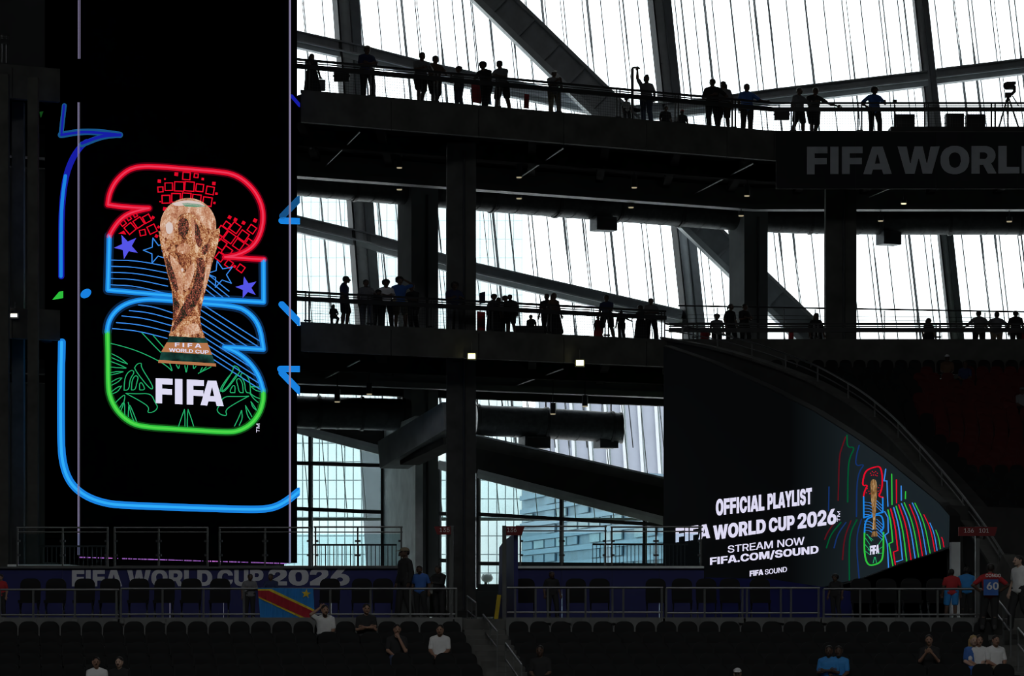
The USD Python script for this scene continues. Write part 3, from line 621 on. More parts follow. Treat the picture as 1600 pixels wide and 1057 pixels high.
show('cup_figures', blob([(135, 290), (138, 205), (165, 145), (215, 118), (262, 140), (300, 190), (350, 225), (392, 240), (380, 310), (330, 370), (250, 390), (170, 370), (110, 330), (60, 280)]).intersection(al), E['trophy'], .04, label='two raised figures holding the globe')
show('cup_shadow', unary_union([blob(q) for q in ([(165, 165), (195, 150), (222, 175), (225, 225), (200, 268), (172, 262), (155, 215)], [(255, 175), (280, 200), (292, 250), (300, 320), (275, 330), (258, 270)], [(300, 330), (335, 300), (350, 320), (325, 370), (300, 375)],
    [(272, 395), (300, 385), (322, 420), (310, 520), (292, 620), (250, 700), (180, 760), (128, 830), (118, 820), (160, 720), (205, 640), (248, 560), (268, 480)], [(80, 380), (105, 410), (140, 480), (162, 570), (150, 600), (120, 540), (95, 460)], [(130, 620), (160, 640), (172, 680), (140, 740), (131, 720)])]).intersection(al), E['trophy_dark'], .05, kind='stuff', label='dark folds in the golden cup')
show('cup_highlight', unary_union([blob(q) for q in ([(110, 370), (150, 400), (190, 470), (190, 600), (172, 615), (150, 520), (120, 440)], [(200, 480), (240, 420), (262, 430), (245, 520), (205, 600), (195, 560)], [(335, 400), (360, 380), (352, 440), (330, 540), (308, 620), (312, 520)], [(150, 330), (185, 300), (225, 310), (235, 350), (200, 370), (160, 360)], [(236, 150), (250, 150), (262, 230), (255, 300), (244, 300)], [(60, 260), (80, 300), (95, 360), (80, 350)], [(190, 800), (260, 770), (285, 790), (290, 840), (200, 845)])]).intersection(al), E['trophy_lit'], .05, kind='stuff', label='pale highlights on the golden cup')
show('cup_glint', unary_union([blob(q) for q in ([(85, 195), (105, 175), (128, 190), (130, 235), (105, 255), (88, 235)], [(120, 70), (200, 48), (290, 60), (330, 95), (240, 75), (150, 88)], [(175, 455), (190, 450), (192, 470), (180, 472)])]).intersection(al), E['trophy_glow'], .055, kind='stuff', label='whitish glints on the globe')
show('cup_globe_patch', Polygon(A([(655, 405), (700, 402), (780, 412), (835, 428), (760, 432), (680, 428)])), em('led_teal_patch', (.16, .42, .26), .7), .055)
show('cup_band', Polygon(B([(505, 348), (735, 362), (748, 392), (490, 388)])), E['base_green'], .04, label='dark green upper band of the cup base')
show('cup_band', Polygon(B([(487, 388), (745, 392), (775, 468), (452, 448)])), E['copper'], .04, label='copper band with lettering on the cup base')
show('cup_band', Polygon(B([(452, 448), (775, 468), (792, 520), (440, 503)])), E['base_green'], .04, label='dark green lower band of the cup base')
show('cup_band', Polygon(B([(435, 500), (798, 522), (800, 542), (432, 518)])), E['copper'], .044, label='copper rim under the cup base')
b1, b2, b3 = B([(538, 390), (705, 398)]), B([(500, 424), (752, 440)]), None
show('cup_lettering', unary_union([fit_text('F I F A', b1[0][0], b1[0][1], b1[0][1] + 6.4, b1[1][0], b1[1][1], b1[1][1] + 6.4, 700), fit_text('WORLD CUP', b2[0][0], b2[0][1] + .2, b2[0][1] + 5.6, b2[1][0], b2[1][1], b2[1][1] + 5.4, 700)]), E['white'], .055, label='white lettering on the cup base')
l0, l1 = B([(415, 615), (415, 773)]), B([(846, 634), (846, 797)])
lets = []
for ch, a, b in (('F', 415, 523), ('I', 538, 585), ('F', 613, 722), ('A', 700, 847)):
    ta_, tb_ = 615 + (a - 415) * .044, 615 + (b - 415) * .044; q = B([(a, ta_), (b, tb_), (b, tb_ + 160)]); lets.append(fit_text(ch, q[0][0], q[0][1], q[0][1] + 160 / 4.067, q[1][0], q[1][1], q[2][1], 900))
show('lettering', unary_union(lets), E['white'], .06, label='large white lettering below the cup')
tm = affinity.rotate(fit_text('TM', 0, 0, 5.2, 14, 0, 5.2, 500), -88, origin=(0, 0)); cxy = B([(1068, 928)])[0]
tm = affinity.translate(tm, cxy[0] - tm.centroid.x, cxy[1] - tm.centroid.y); show('lettering', tm, E['white'], .01, label='small upright trade mark letters')
# the great blue outline that runs around the column's corners
gb = [(97, 535), (95.5, 600), (95.5, 690), (98, 722), (106, 748), (120, 766), (140, 779), (165, 787), (190, 790), (300, 794), (395, 797), (425, 795), (446, 785), (467, 768)]
show('frame_line', stroke(gb, 11.5), E['blue'], 0, label='thick blue line around the foot of the screen'); show('frame_line_core', stroke(gb, 4), E['blue_hot'], .01, label='bright core of the thick blue line')
gt = [(135, 222), (126, 229), (113, 248), (103, 275), (98, 310), (96, 350), (96, 432)]
show('frame_line', stroke(gt, 9), E['blue_deep'], 0, label='deep blue curve at the left side of the screen'); show('frame_line_core', stroke(gt[3:], 5), E['blue'], .01, label='brighter lower part of the deep blue curve')
zz = unary_union([stroke([(101, 165), (96, 208)], 7, False), stroke([(96, 211), (128, 205.5), (160, 207), (187, 211)], 10), stroke([(187, 211), (160, 213), (128, 226)], 9)])
show('zigzag', zz, E['teal_dim'], .004, label='dim teal zigzag at the upper left'); show('zigzag_core', unary_union([stroke([(101, 165), (97, 208)], 3, False), stroke([(97, 211), (128, 206), (160, 208), (187, 211)], 4), stroke([(187, 211), (160, 212), (128, 224)], 5)]), E['blue_deep'], .012)
show('leaf', Polygon([(82, 469), (93, 456), (99, 455), (99, 466)]), E['green'], 0, label='small green leaf shape'); show('leaf', ell(134, 459, 9, 6.5, -35), E['blue'], .004, label='small blue leaf shape')
show('leaf', Polygon([(62, 175), (68, 174), (64, 184)]), E['green_halo'], 0)
for q, m_ in (([(467, 311), (441, 338)], 'teal_dim'), ([(440, 345), (468, 346)], 'blue'), ([(440, 476), (468, 505)], 'blue'), ([(438, 577), (468, 577)], 'blue'), ([(440, 583), (468, 612)], 'blue'), ([(455, 150), (468, 165)], 'blue_deep')):
    show('edge_stroke', stroke(q, 10 if m_ != 'blue_deep' else 5, False), E[m_], .004)
show('seam_light', sbox(123.3, -50, 124.9, 92), E['lav'], .02); show('seam_light', sbox(122.8, 160, 124.4, 868), E['lav'], .02)
show('seam_light', sbox(451.0, -50, 453.0, 880), E['lav'], .02)
rr = random.Random(3)
show('pixel_line', unary_union([sbox(x, 870.5 + (x - 124) * .03, x + rr.uniform(.8, 2.2), 872.3 + (x - 124) * .03) for x in np.arange(124, 451, 1.9) if rr.random() < .82]), E['noise'], .02, kind='stuff', label='broken magenta pixel line along the lower edge')

# ================================================================== THE RIGHT SCREEN WALL AND THE CURVED RAMP
R0, R1 = (XP(1035, 116), 116.0), (XP(1483, 98), 98.0)
scr = thing('screen_wall', 'large black screen wall with slanting white lettering and a small neon emblem', 'screen', ((R0[0] + R1[0]) / 2, 107, GF))
pS = plane_map(R0, R1)
top = [(1035, 540), (1110, 566), (1200, 606), (1270, 642), (1330, 680), (1380, 715), (1430, 756), (1465, 785), (1483, 806)]
bot = [(1482, 856), (1400, 884), (1345, 905), (1260, 925), (1150, 945), (1035, 950)]
obj('backing', plate(Polygon(top + bot), pS, .35, -.40), M['black'], scr)
scr_m = usdkit.material(stage, '/World/Looks/led_picture_ground', {     # what the screen shows: black, passing into a dark grey-teal picture ground
    'g': ('geometry', {}), 's': ('separate_xyz', {}), 'mr': ('map_range', {'from_min': 9.3, 'from_max': 11.2, 'to_min': 0., 'to_max': 1., 'clamp': True}),
    'r': ('rgb_ramp', {'ramp': [(0, (.0010, .0013, .0016)), (.55, (.005, .0078, .0092)), (1, (.0095, .0150, .0185))]}), 'e': ('emission', {'strength': 1.0}),
    'p': ('principled_bsdf', {'base_color': (.004, .004, .0045), 'roughness': .7, 'specular_ior_level': .05}), 'a': ('add_closure', {})},
    [('g.position', 's.vector'), ('s.x', 'mr.value'), ('mr.result', 'r.fac'), ('r.color', 'e.color'), ('e.emission', 'a.closure1'), ('p.BSDF', 'a.closure2')], surface='a.closure')
obj('face_panel', plate(Polygon(top + bot).buffer(-1.5), pS, .04, -.05), scr_m, scr)
def shs(name, poly, m, lift=0.0, **k):
    w = plate(poly.intersection(Polygon(top + bot)), pS, .012, lift)
    if w is not None: return obj(name, w, m, scr, **k)
shs('lettering', unary_union([fit_text('OFFICIAL', 1119.4, 781, 806.3, 1194.8, 773, 798, 900), fit_text('PLAYLIST', 1200, 772.3, 797, 1269, 762.8, 788, 900)]), E['white'], .01, label='narrow bold white upper line of lettering')
shs('lettering', unary_union([fit_text('FIFA', 1056.5, 825.6, 848.3, 1110, 818.8, 841, 900), fit_text('WORLD', 1115, 822, 844.5, 1197, 811, 833, 900), fit_text('CUP', 1202, 810.5, 832.3, 1242, 805.3, 827.5, 900), fit_text('2026', 1247, 803.5, 827.2, 1307.5, 795, 819, 900)]), E['white'], .01, label='large bold white line of lettering')
shs('lettering', fit_text('STREAM NOW', 1138, 853.5, 864.5, 1257.5, 839.5, 851.5, 500), E['white'], .01, label='thin white line of lettering')
shs('lettering', fit_text('FIFA.COM/SOUND', 1110, 872, 883.5, 1279.5, 853, 865, 800), E['white'], .01, label='bold white address line')
shs('lettering', fit_text('FIFA', 1172, 892.5, 901.5, 1193, 890, 898.5, 900), E['white'], .01, label='small white word at the foot of the screen')
shs('lettering', fit_text('SOUND', 1196, 890.5, 898.5, 1230, 886, 894, 500), E['white'], .01, label='small thin word at the foot of the screen')
t2 = affinity.translate(affinity.rotate(fit_text('TM', 0, 0, 4.2, 17, 0, 4.2, 400), -88, origin=(0, 0)), 1308.5, 816); shs('lettering', t2, E['white'], .01)
C = lambda pts: [(1280 + x / 3.775, 650 + y / 3.775) for x, y in pts]
er = [(264, 475), (272, 440), (290, 408), (258, 415), (262, 370), (275, 330), (300, 312), (350, 298), (365, 308), (374, 345), (376, 405), (366, 450), (352, 475), (378, 482)]
shs('emblem_line', stroke(C(er), 2.0, True, 2), E['red'], .01, label='small red neon line')
shs('emblem_line', unary_union([stroke(C([(264, 478), (266, 602), (300, 590), (378, 570), (377, 485)]), 2.0, False), stroke(C([(270, 690), (272, 640), (285, 608), (310, 598), (355, 583), (378, 600), (384, 670), (362, 675), (378, 700)]), 2.0)]), E['blue'], .01, label='small blue neon line')
shs('emblem_line', stroke(C([(270, 690), (268, 780), (275, 850), (295, 884), (330, 880), (362, 866), (380, 835), (382, 690)]), 2.2), E['green'], .01, label='small green neon line')
sm = [stroke(C([(268, y), (300, y + 2), (318, y + 16)]), .7) for y in (510, 528, 546, 564, 582, 622, 640, 658, 676)] + [stroke(C([(340, y), (376, y + 34)]), .7) for y in (500, 518, 536, 610, 628, 646, 664, 682, 700)]
shs('emblem_stripes', unary_union(sm), E['blue_line'], .006, kind='stuff')
shs('emblem_squares', unary_union([Point(p).buffer(.7) for p in C([(305, 340), (315, 330), (325, 336), (335, 330), (345, 340), (310, 352), (322, 350), (334, 350), (343, 355), (285, 430), (295, 445), (280, 455), (300, 460), (352, 425), (360, 410), (350, 445), (362, 440), (355, 460)])]), E['red'], .006, kind='stuff')
shs('emblem_feathers', unary_union([stroke(C(q), .7) for q in ([(272, 720), (300, 760)], [(272, 760), (298, 790)], [(275, 800), (300, 820)], [(380, 720), (352, 760)], [(380, 770), (352, 790)], [(378, 810), (350, 815)], [(320, 870), (328, 835)], [(340, 868), (332, 835)], [(285, 700), (310, 740)], [(290, 790), (305, 800), (300, 770)], [(280, 700), (320, 735)])]), E['green_line'], .006, kind='stuff')
shs('emblem_cup', unary_union([ell(*C([(324, 408)])[0], 4.8, 9.0), Polygon(C([(306, 415), (308, 470), (314, 540), (322, 620), (317, 672), (340, 672), (333, 620), (340, 520), (343, 460), (343, 410)])), Polygon(C([(316, 684), (344, 682), (348, 712), (312, 715)]))]), gold('led_gold_small', [(.36, (.06, .025, .008)), (.5, (.26, .13, .045)), (.62, (.55, .36, .17))], 1.6, 9.0, .3), .014)
shs('emblem_lettering', fit_text('FIFA', C([(305, 0)])[0][0], 650 + 768 / 3.775, 650 + 822 / 3.775, C([(357, 0)])[0][0], 650 + 760 / 3.775, 650 + 812 / 3.775, 900), E['white'], .02)
tops = [(408, 556), (424, 550), (442, 542), (456, 534), (472, 526), (488, 519), (504, 513), (535, 524), (552, 515), (567, 516), (620, 584), (655, 632), (690, 675), (725, 718)]
bots = [(436, 745), (466, 795), (494, 850), (520, 872), (545, 856), (570, 850), (590, 840), (612, 830), (635, 822), (657, 812), (685, 802), (698, 796), (718, 786), (738, 776)]
cols = ['green', 'red', 'blue']
for c_ in range(3):
    g = []
    for i, (a, b) in enumerate(zip(tops, bots)):
        if i % 3 != c_: continue
        g.append(stroke(C([a, (a[0] + (b[0] - a[0]) * .62, a[1] + (b[1] - a[1]) * .38), b]), 1.7 - .06 * i))
    ex = {0: [[(430, 345), (432, 525)], [(512, 448), (511, 490)], [(436, 745), (414, 755), (440, 900)]], 1: [[(458, 378), (459, 515)], [(466, 795), (440, 805), (455, 898)]], 2: [[(486, 415), (487, 500)], [(395, 315), (385, 385), (402, 385), (408, 535)], [(494, 850), (458, 862)], [(388, 565), (408, 600), (410, 690), (390, 705), (405, 760), (412, 915)]]}[c_]
    g += [stroke(C(q), 1.4, False) for q in ex]
    shs('ray_lines', unary_union(g), E[cols[c_] if cols[c_] != 'blue' else 'blue_line'], .01, kind='stuff', label=f'thin {cols[c_]} lines fanning out right of the small emblem')
for c_, qs in (('r_dim', [[(158, 125), (135, 190), (120, 240), (114, 500)], [(190, 620), (150, 720), (140, 850)], [(100, 620), (50, 690), (35, 730)]]), ('g_dim', [[(166, 115), (167, 190), (215, 183), (180, 250), (172, 330), (170, 510)], [(224, 615), (190, 680), (178, 760), (180, 970)], [(130, 630), (70, 700), (45, 780)]]),
               ('b_dim', [[(238, 175), (222, 230), (215, 300), (272, 284), (240, 325), (224, 400), (222, 595)], [(252, 610), (226, 690), (224, 800), (238, 960)], [(160, 630), (110, 700), (90, 780)], [(60, 420), (58, 560)]])):
    shs('side_lines', unary_union([stroke(C(q), 1.6) for q in qs]), E[c_], .008, kind='stuff', label={'r_dim': 'faint red lines', 'g_dim': 'faint green lines', 'b_dim': 'faint blue lines'}[c_] + ' left of the small emblem')

# the curved ramp above the screen wall: a concrete edge band with a rail
RP = [((1040, 532), 119.6), ((1120, 546), 117.5), ((1200, 570), 115), ((1275, 598), 112.5), ((1345, 638), 109.5), ((1400, 684), 106.5), ((1450, 740), 103), ((1500, 800), 99.5), ((1545, 862), 96), ((1580, 920), 93.5), ((1625, 1000), 90.5)]
ramp = thing('curved_ramp', 'curved concrete ramp edge with a metal handrail above the screen wall', 'ramp', V(1300, 620, 112), kind='structure')
rp = np.array([V(*p, Y) for p, Y in RP]); u = np.linspace(0, len(rp) - 1, 60); rp = np.stack([np.interp(u, range(len(rp)), rp[:, k]) for k in range(3)], 1)
for _ in range(5): rp[1:-1] = (rp[:-2] + 2 * rp[1:-1] + rp[2:]) / 4
def sweep(path, w, h, dz):
    """a band of constant upright section along a path"""
    t = np.gradient(path, axis=0)[:, :2]; t /= np.linalg.norm(t, axis=1, keepdims=True); n = np.stack([-t[:, 1], t[:, 0], 0 * t[:, 0]], 1) * w / 2
    c = path + np.array([0, 0, dz]); z = np.array([0, 0, h]); v = np.stack([c - n, c + n, c + n + z, c - n + z], 1).reshape(-1, 3); f = []
    for i in range(len(path) - 1):
        for j in range(4):
            a, b = i * 4 + j, i * 4 + (j + 1) % 4; f += [[a, b, b + 4], [a, b + 4, a + 4]]
    e = (len(path) - 1) * 4; f += [[0, 3, 2], [0, 2, 1], [e, e + 1, e + 2], [e, e + 2, e + 3]]
    m = trimesh.Trimesh(v, f, process=False); 
    if m.volume < 0: m.invert()
    return m
obj('edge_band', sweep(rp, .35, .85, -.85), M['dark_concrete'], ramp)
obj('kerb', sweep(rp + (0, 0, 0), .5, .10, 0), M['concrete'], ramp)
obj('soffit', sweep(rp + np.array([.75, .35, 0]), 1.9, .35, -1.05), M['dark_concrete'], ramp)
obj('hand_rail', tube(rp + (0, 0, .62), .035, 8), M['rail'], ramp); obj('middle_rail', tube(rp + (0, 0, .38), .022, 6), M['rail'], ramp)
for i in range(2, 60, 4): obj('post', beam(rp[i] + (0, 0, .1), rp[i] + (0, 0, .62), .05, .05, (0, 1, 0)), M['rail'], ramp)

# the right stand: a wall at its head and falling rows of seats
structure('wall_stand', [bx(XP(1035, 120.9), XP(1960, 120.9), 120.4, 120.7, ZP(585, 120.5), ZP(530.5, 120.5))], M['concrete'], 'concrete wall at the head of the right stand', 'wall')
tiers = []
for k in range(29):
    Y = 120.3 - .8 * k; z = ZP(585, 120.5) - .30 * k - .35
    xl = np.interp(Y, rp[::-1, 1], rp[::-1, 0]) + 1.8
    tiers.append(bx(xl, XP(1960, Y), Y - .8, Y + .8, z - .5, z))
structure('seating_tiers', tiers, M['dark_concrete'], 'dark concrete tiers of the right stand beyond the curved ramp', 'tiers')
# ================================================================== SEATS
def rounded_panel(w, h, t, top_r, curve=.0, n=7):
    """an upright panel with rounded upper corners, slightly hollow towards the sitter; base at z = 0, faces -y"""
    p = Polygon([(-w / 2, 0), (w / 2, 0), (w / 2, h - top_r)] + [(w / 2 - top_r + top_r * math.cos(a), h - top_r + top_r * math.sin(a)) for a in np.linspace(0, math.pi / 2, n)] + [(-w / 2 + top_r - top_r * math.sin(a), h - top_r + top_r * math.cos(a)) for a in np.linspace(0, math.pi / 2, n)] + [(-w / 2, h - top_r)])
    cuts = [p.intersection(sbox(a, -1, b, h + 1)) for a, b in zip(np.linspace(-w / 2, w / 2, 7)[:-1], np.linspace(-w / 2, w / 2, 7)[1:])]
    ms = []
    m = trimesh.creation.extrude_polygon(p, t, engine='earcut'); v = m.vertices
    m.vertices = np.stack([v[:, 0], v[:, 2] - curve * (2 * v[:, 0] / w) ** 2 + .10 * v[:, 1], v[:, 1]], 1); m.invert(); m.fix_normals() if False else None
    return m
def make_seat(name, label, cat, group, mt, loc, opened=False):
    t = thing(name, label, cat, loc, group)
    o = np.array(loc, float)
    def put(m, d): m = m.copy(); m.apply_translation(o + d); return m
    obj('backrest', put(rounded_panel(.46, .46, .04, .17, .05), (0, .12, .40)), mt, t, smooth=35)
    pan = rounded_panel(.44, .40, .05, .10, .02); pan.apply_transform(trimesh.transformations.rotation_matrix(math.radians(88 if opened else -18), [1, 0, 0])); obj('seat_pan', put(pan, (0, .08, .33) if opened else (0, -.02, .30)), mt, t, smooth=35)
    for s in (-1, 1): obj('arm_bracket', put(bx(s * .235 - .012, s * .235 + .012, -.16, .16, .05, .52), (0, 0, 0)), M['dark_steel'], t)
    obj('stand', put(bx(-.2, .2, .08, .14, .0, .32), (0, 0, 0)), M['dark_steel'], t)
    return t

ORD = ['first', 'second', 'third', 'fourth', 'fifth', 'sixth', 'seventh', 'eighth', 'ninth', 'tenth', 'eleventh', 'twelfth', 'thirteenth', 'fourteenth', 'fifteenth', 'sixteenth', 'seventeenth', 'eighteenth', 'nineteenth', 'twentieth', 'twenty-first', 'twenty-second', 'twenty-third', 'twenty-fourth', 'twenty-fifth', 'twenty-sixth']
ROWN = ['top row', 'second row', 'third row', 'fourth row', 'fifth row', 'sixth row']
SIT = [(510, 0), (575, 0), (633, 2), (675, 2), (160, 5), (194, 5), (845, 4), (1281, 4), (1310, 4), (1460, 3), (1503, 3), (1528, 3), (1561, 3)]
SITX = {}
ZS = ZP(971.5, 75.0) - .86                     # tread of the topmost row
RISE, N_ROW = .237, 6
seatL = seatR = None; SEATS = {}
tl = []
for k in range(N_ROW + 14):
    Y = 75.0 - .8 * k; z = ZS - RISE * k
    sh = 8.5 * k
    tl.append(bx(XL, XR, Y - .55, Y + .25 + (.30 if k == 0 else 0), z - .6, z))
    if k >= N_ROW: continue
    sides = (('left', XP(722 + sh, Y) - .26, -.496, XP(-14, Y)), ('right', XP(797 + sh, Y) + .2, .496, XP(1542 + 1.2 * sh, Y)))
    for side, x, dx, xe in sides:
        i = 0
        while (x - xe) * dx < 0:
            lab = f'charcoal folding seat, {ROWN[k]} from above, {ORD[i]} from the aisle, lower {side} block'
            who = [p for p, r in SIT if r == k and abs(XP(p, Y) - x) <= .248]
            if who:
                SITX[who[0], k] = x
                make_seat('stadium_seat', lab + ', occupied', 'seat', f'seats of the lower {side} block', M['seat'], (x, Y, z), True)
            elif seatL is None: seatL = make_seat('stadium_seat', lab, 'seat', f'seats of the lower {side} block', M['seat'], (x, Y, z))
            else: copy_of(seatL, 'stadium_seat', (x, Y, z), lab, group=f'seats of the lower {side} block')
            i += 1; x += dx
structure('seating_tiers', tl, M['dark_concrete'], 'dark concrete tiers under the lower seats', 'tiers')
# right stand seats: the red ones one by one, the dark ones beyond as one mass
dark, red_ = [], []
sm_back, sm_pan = rounded_panel(.46, .46, .05, .17, .05, 4), rounded_panel(.44, .40, .05, .10, .02, 3)
for k in range(27):
    Y = 120.0 - .8 * k; z = ZP(585, 120.5) - .30 * k - .35
    x = np.interp(Y, rp[::-1, 1], rp[::-1, 0]) + 2.1
    while x < XP(1760, Y):
        px, py = 800 + F * x / Y, HOR - (z + .6 - ZC) * F / Y
        a = sm_back.copy(); a.apply_translation((x, Y + .12, z + .40)); b = sm_pan.copy(); b.apply_translation((x, Y - .05, z + .3))
        if any(k == r and abs(x - XP(q, Y)) < .42 for q, r in ((1480, 1), (1508, 2), (1597, 6))): x += .52; continue
        (red_ if 1432 < px and 575 < py < 735 and px > 1432 + max(0, py - 640) * 1.0 else dark).extend([a, b])
        x += .52
single('stadium_seats', dark, M['seat'], 'mass of dark folding seats in the right stand around the red patch', 'seats', kind='stuff')
single('red_seats', red_, M['red_seat'], 'patch of dark red folding seats in the right stand', 'seats', kind='stuff')
# tall black chairs on the seating platform
chairp = None
def black_chair(px, lab, Y=78.6, top=905, grp=None):
    global chairp
    x = XP(px, Y); h = ZP(top, Y) - FL
    if chairp is None:
        t = thing('folding_chair', lab, 'chair', (x, Y, FL), grp)
        o = np.array((x, Y, FL)); put = lambda m, d=(0, 0, 0): (m.apply_translation(o + d), m)[1]
        obj('backrest', put(rounded_panel(.50, .55, .06, .16, .05), (0, .16, .45)), M['chair'], t, smooth=35)
        obj('seat_pad', put(trimesh.creation.box([.48, .46, .07]), (0, -.06, .43)), M['chair'], t)
        for sx in (-1, 1):
            for a, b in (((sx * .22, .20, .02), (sx * .22, -.2, .42)), ((sx * .22, -.22, .02), (sx * .22, .2, .42))):
                obj('leg', put(beam(a, b, .03, .03)), M['dark_steel'], t)
        chairp = t
    else: copy_of(chairp, 'folding_chair', (x, Y, FL), lab, group=grp)
for i, px in enumerate((46, 86, 131, 171, 216, 256, 298, 343)): black_chair(px, ORD[i] + ' from the left: tall black chair before the lettered navy wall', grp='black chairs by the left navy wall')
for i, px in enumerate((515, 565, 598)): black_chair(px, ORD[i] + ' from the left: tall black chair between the flag and the wall opening', grp='black chairs right of the flag')
for i, px in enumerate((820, 900, 937, 1025, 1066)): black_chair(px, ORD[i] + ' from the left: tall black chair below the right glass balustrades', grp='black chairs right of the opening')
for i, px in enumerate((1104, 1141, 1188)): black_chair(px, ORD[i] + ' from the left: tall black chair below the white lettering of the screen wall', grp='black chairs below the screen lettering')
for i, px in enumerate((1346, 1386, 1425, 1465)): black_chair(px, ORD[i] + ' from the left: tall black chair below the small emblem of the screen wall', top=900, grp='black chairs below the small emblem')

# ================================================================== FRONT RAILINGS, BALUSTRADES, BLUE WALLS
def railing(label, x0, x1, posts, Y, ytop, ybot, yfoot, r=.022):
    t = thing('metal_railing', label, 'railing', V((x0 + x1) / 2, yfoot, Y))
    obj('top_rail', tube([V(x0, ytop, Y), V(x1, ytop, Y)], r * 1.15, 8), M['rail'], t)
    obj('bottom_rail', tube([V(x0, ybot, Y), V(x1, ybot, Y)], r, 8), M['rail'], t)
    for p in posts:
        obj('post', beam(V(p, yfoot, Y), V(p, ytop, Y), .045, .045, (0, 1, 0)), M['rail'], t)
        q = obj('base_bracket', beam(V(p - 5, yfoot + 4.5, 75.56), V(p + 5, yfoot + 4.5, 75.56), .05, .11), M['kerb'], t)
railing('left front railing on the kerb, in front of the black chairs', -30, 186, (0, 52, 117, 182), 75.75, 922, 961.5, 967)
railing('front railing with the flag hung on it, left of the aisle', 189, 714, (189, 254, 318, 381, 435, 516, 579, 641, 705, 713), 75.75, 920.5, 960.5, 967)
railing('front railing right of the aisle, under the glass balustrade', 792, 1036, (805, 837, 856, 888, 915, 957, 974, 1034), 75.75, 919, 957.5, 966)
railing('front railing below the lettering of the screen wall', 1041, 1281, (1041, 1101, 1160, 1167, 1220, 1236, 1279), 75.75, 919.5, 958.5, 966)
railing('front railing below the small emblem, ending at the right sign post', 1287, 1534, (1287, 1344, 1405, 1465, 1526, 1533), 75.75, 921, 961, 966)
def balustrade(label, x0, x1, posts, Y=81.4, ytop=825, ymid=832, ybot=886):
    t = thing('glass_balustrade', label, 'balustrade', V((x0 + x1) / 2, ybot, Y))
    obj('top_rail', tube([V(x0, ytop, Y), V(x1, ytop, Y)], .022, 8), M['rail'], t)
    obj('second_rail', tube([V(x0, ymid, Y), V(x1, ymid, Y)], .015, 8), M['rail'], t)
    obj('base_rail', beam(V(x0, ybot, Y), V(x1, ybot, Y), .06, .05), M['rail'], t)
    ps = sorted(set(list(posts)))
    for p in ps: obj('post', beam(V(p, ybot, Y), V(p, ytop, Y), .04, .04, (0, 1, 0)), M['rail'], t)
    for a, b in zip(ps[:-1], ps[1:]):
        obj('pane', bx(XP(a + 2, Y), XP(b - 2, Y), Y - .008, Y + .008, ZP(884, Y), ZP(ymid + 3, Y)), M['rpane'], t)
        for e in (a + 2.5, b - 2.5):
            for yy in (846, 868): obj('clip', bx(XP(e - 2, Y), XP(e + 2, Y), Y - .04, Y + .04, ZP(yy + 1.5, Y), ZP(yy - 1.5, Y)), M['dark_steel'], t)
balustrade('leftmost glass balustrade section above the navy wall', 26, 169, (27, 98, 168))
balustrade('second glass balustrade section, in front of the left half of the big screen', 178, 325, (179, 248, 324))
balustrade('third glass balustrade section, across the lower right corner of the big screen', 342, 485, (343, 414, 484))
balustrade('glass balustrade section before the left entrance window', 490, 629, (493, 559, 627), ytop=824)
balustrade('glass balustrade section right of the 136 sign', 806, 948, (813, 878, 946), ytop=823, ymid=830)
balustrade('glass balustrade section partly in front of the white lettering', 954, 1098, (956, 1025, 1095), ytop=824, ymid=831)
def bar_fence(label, x0, x1, step, Y, ytop, ybot):
    t = thing('bar_fence', label, 'fence', V((x0 + x1) / 2, ybot, Y))
    obj('top_rail', beam(V(x0, ytop, Y), V(x1, ytop, Y), .05, .05), M['dark_rail'], t); zf = np.array([0, 0, GF + .01 - ZP(ybot, Y)])
    obj('bottom_rail', beam(V(x0, ybot, Y) + zf + (0, 0, .1), V(x1, ybot, Y) + zf + (0, 0, .1), .04, .04), M['dark_rail'], t)
    for x in np.arange(x0, x1, step): obj('bar', beam(V(x, ybot, Y) + zf, V(x, ytop, Y), .022, .022, (0, 1, 0)), M['dark_rail'], t)
bar_fence('low dark bar fence before the left entrance window', 489, 620, 6.5, 92, 852, 893)
bar_fence('low dark bar fence before the right entrance window', 926, 1075, 6.0, 92, 851, 893)
bar_fence('low bar fence at the foot of the screen column on the left', 60, 168, 7, 92, 854, 893)
# inclined ramp slab by the left balustrade
structure('ramp', [extrude(sbox(XP(30, 86), 84, XP(124, 86), 90), GF, GF + .12)], M['pale_concrete'], 'pale floor slab behind the leftmost balustrade', 'floor')

pW = plane_map((-10, 81.0), (10, 81.0))
nw = thing('navy_wall', 'long navy wall with big grey lettering under the left balustrades', 'wall', V(320, 960, 81), kind='structure')
xs = [-20, 98, 182, 266, 350, 434, 518, 621]
for a, b in zip(xs[:-1], xs[1:]): obj('panel', plate(sbox(a + .25, 888.5, b - .25, 967), pW, .06), M['blue_wall'], nw)
obj('top_trim', beam(V(-20, 887.5, 80.95), V(621, 887.5, 80.95), .14, .05), M['rail'], nw)
lt = unary_union([fit_text('FIFA', 113, 891.5, 917, 191.5, 891.2, 916.7, 900), fit_text('WORLD', 199, 891, 916.8, 332, 890.8, 916.3, 900), fit_text('CUP', 340, 890.5, 916.3, 412, 890.2, 916, 900), fit_text('2026', 420, 889.5, 915, 546, 888.5, 915, 900).buffer(.4)])
obj('lettering', plate(lt, pW, .012, .06), M['grey_letter'], nw, label='big grey letters')
nw2 = thing('navy_wall', 'plain navy wall under the right balustrades', 'wall', V(950, 960, 81), kind='structure')
xs = [800, 878, 956, 1030, 1100]
for a, b in zip(xs[:-1], xs[1:]): obj('panel', plate(sbox(a + .25, 888, b - .25, 966), pW, .06), M['blue_wall'], nw2)
obj('top_trim', beam(V(800, 887, 80.95), V(1100, 887, 80.95), .14, .06), M['pale_concrete'], nw2)
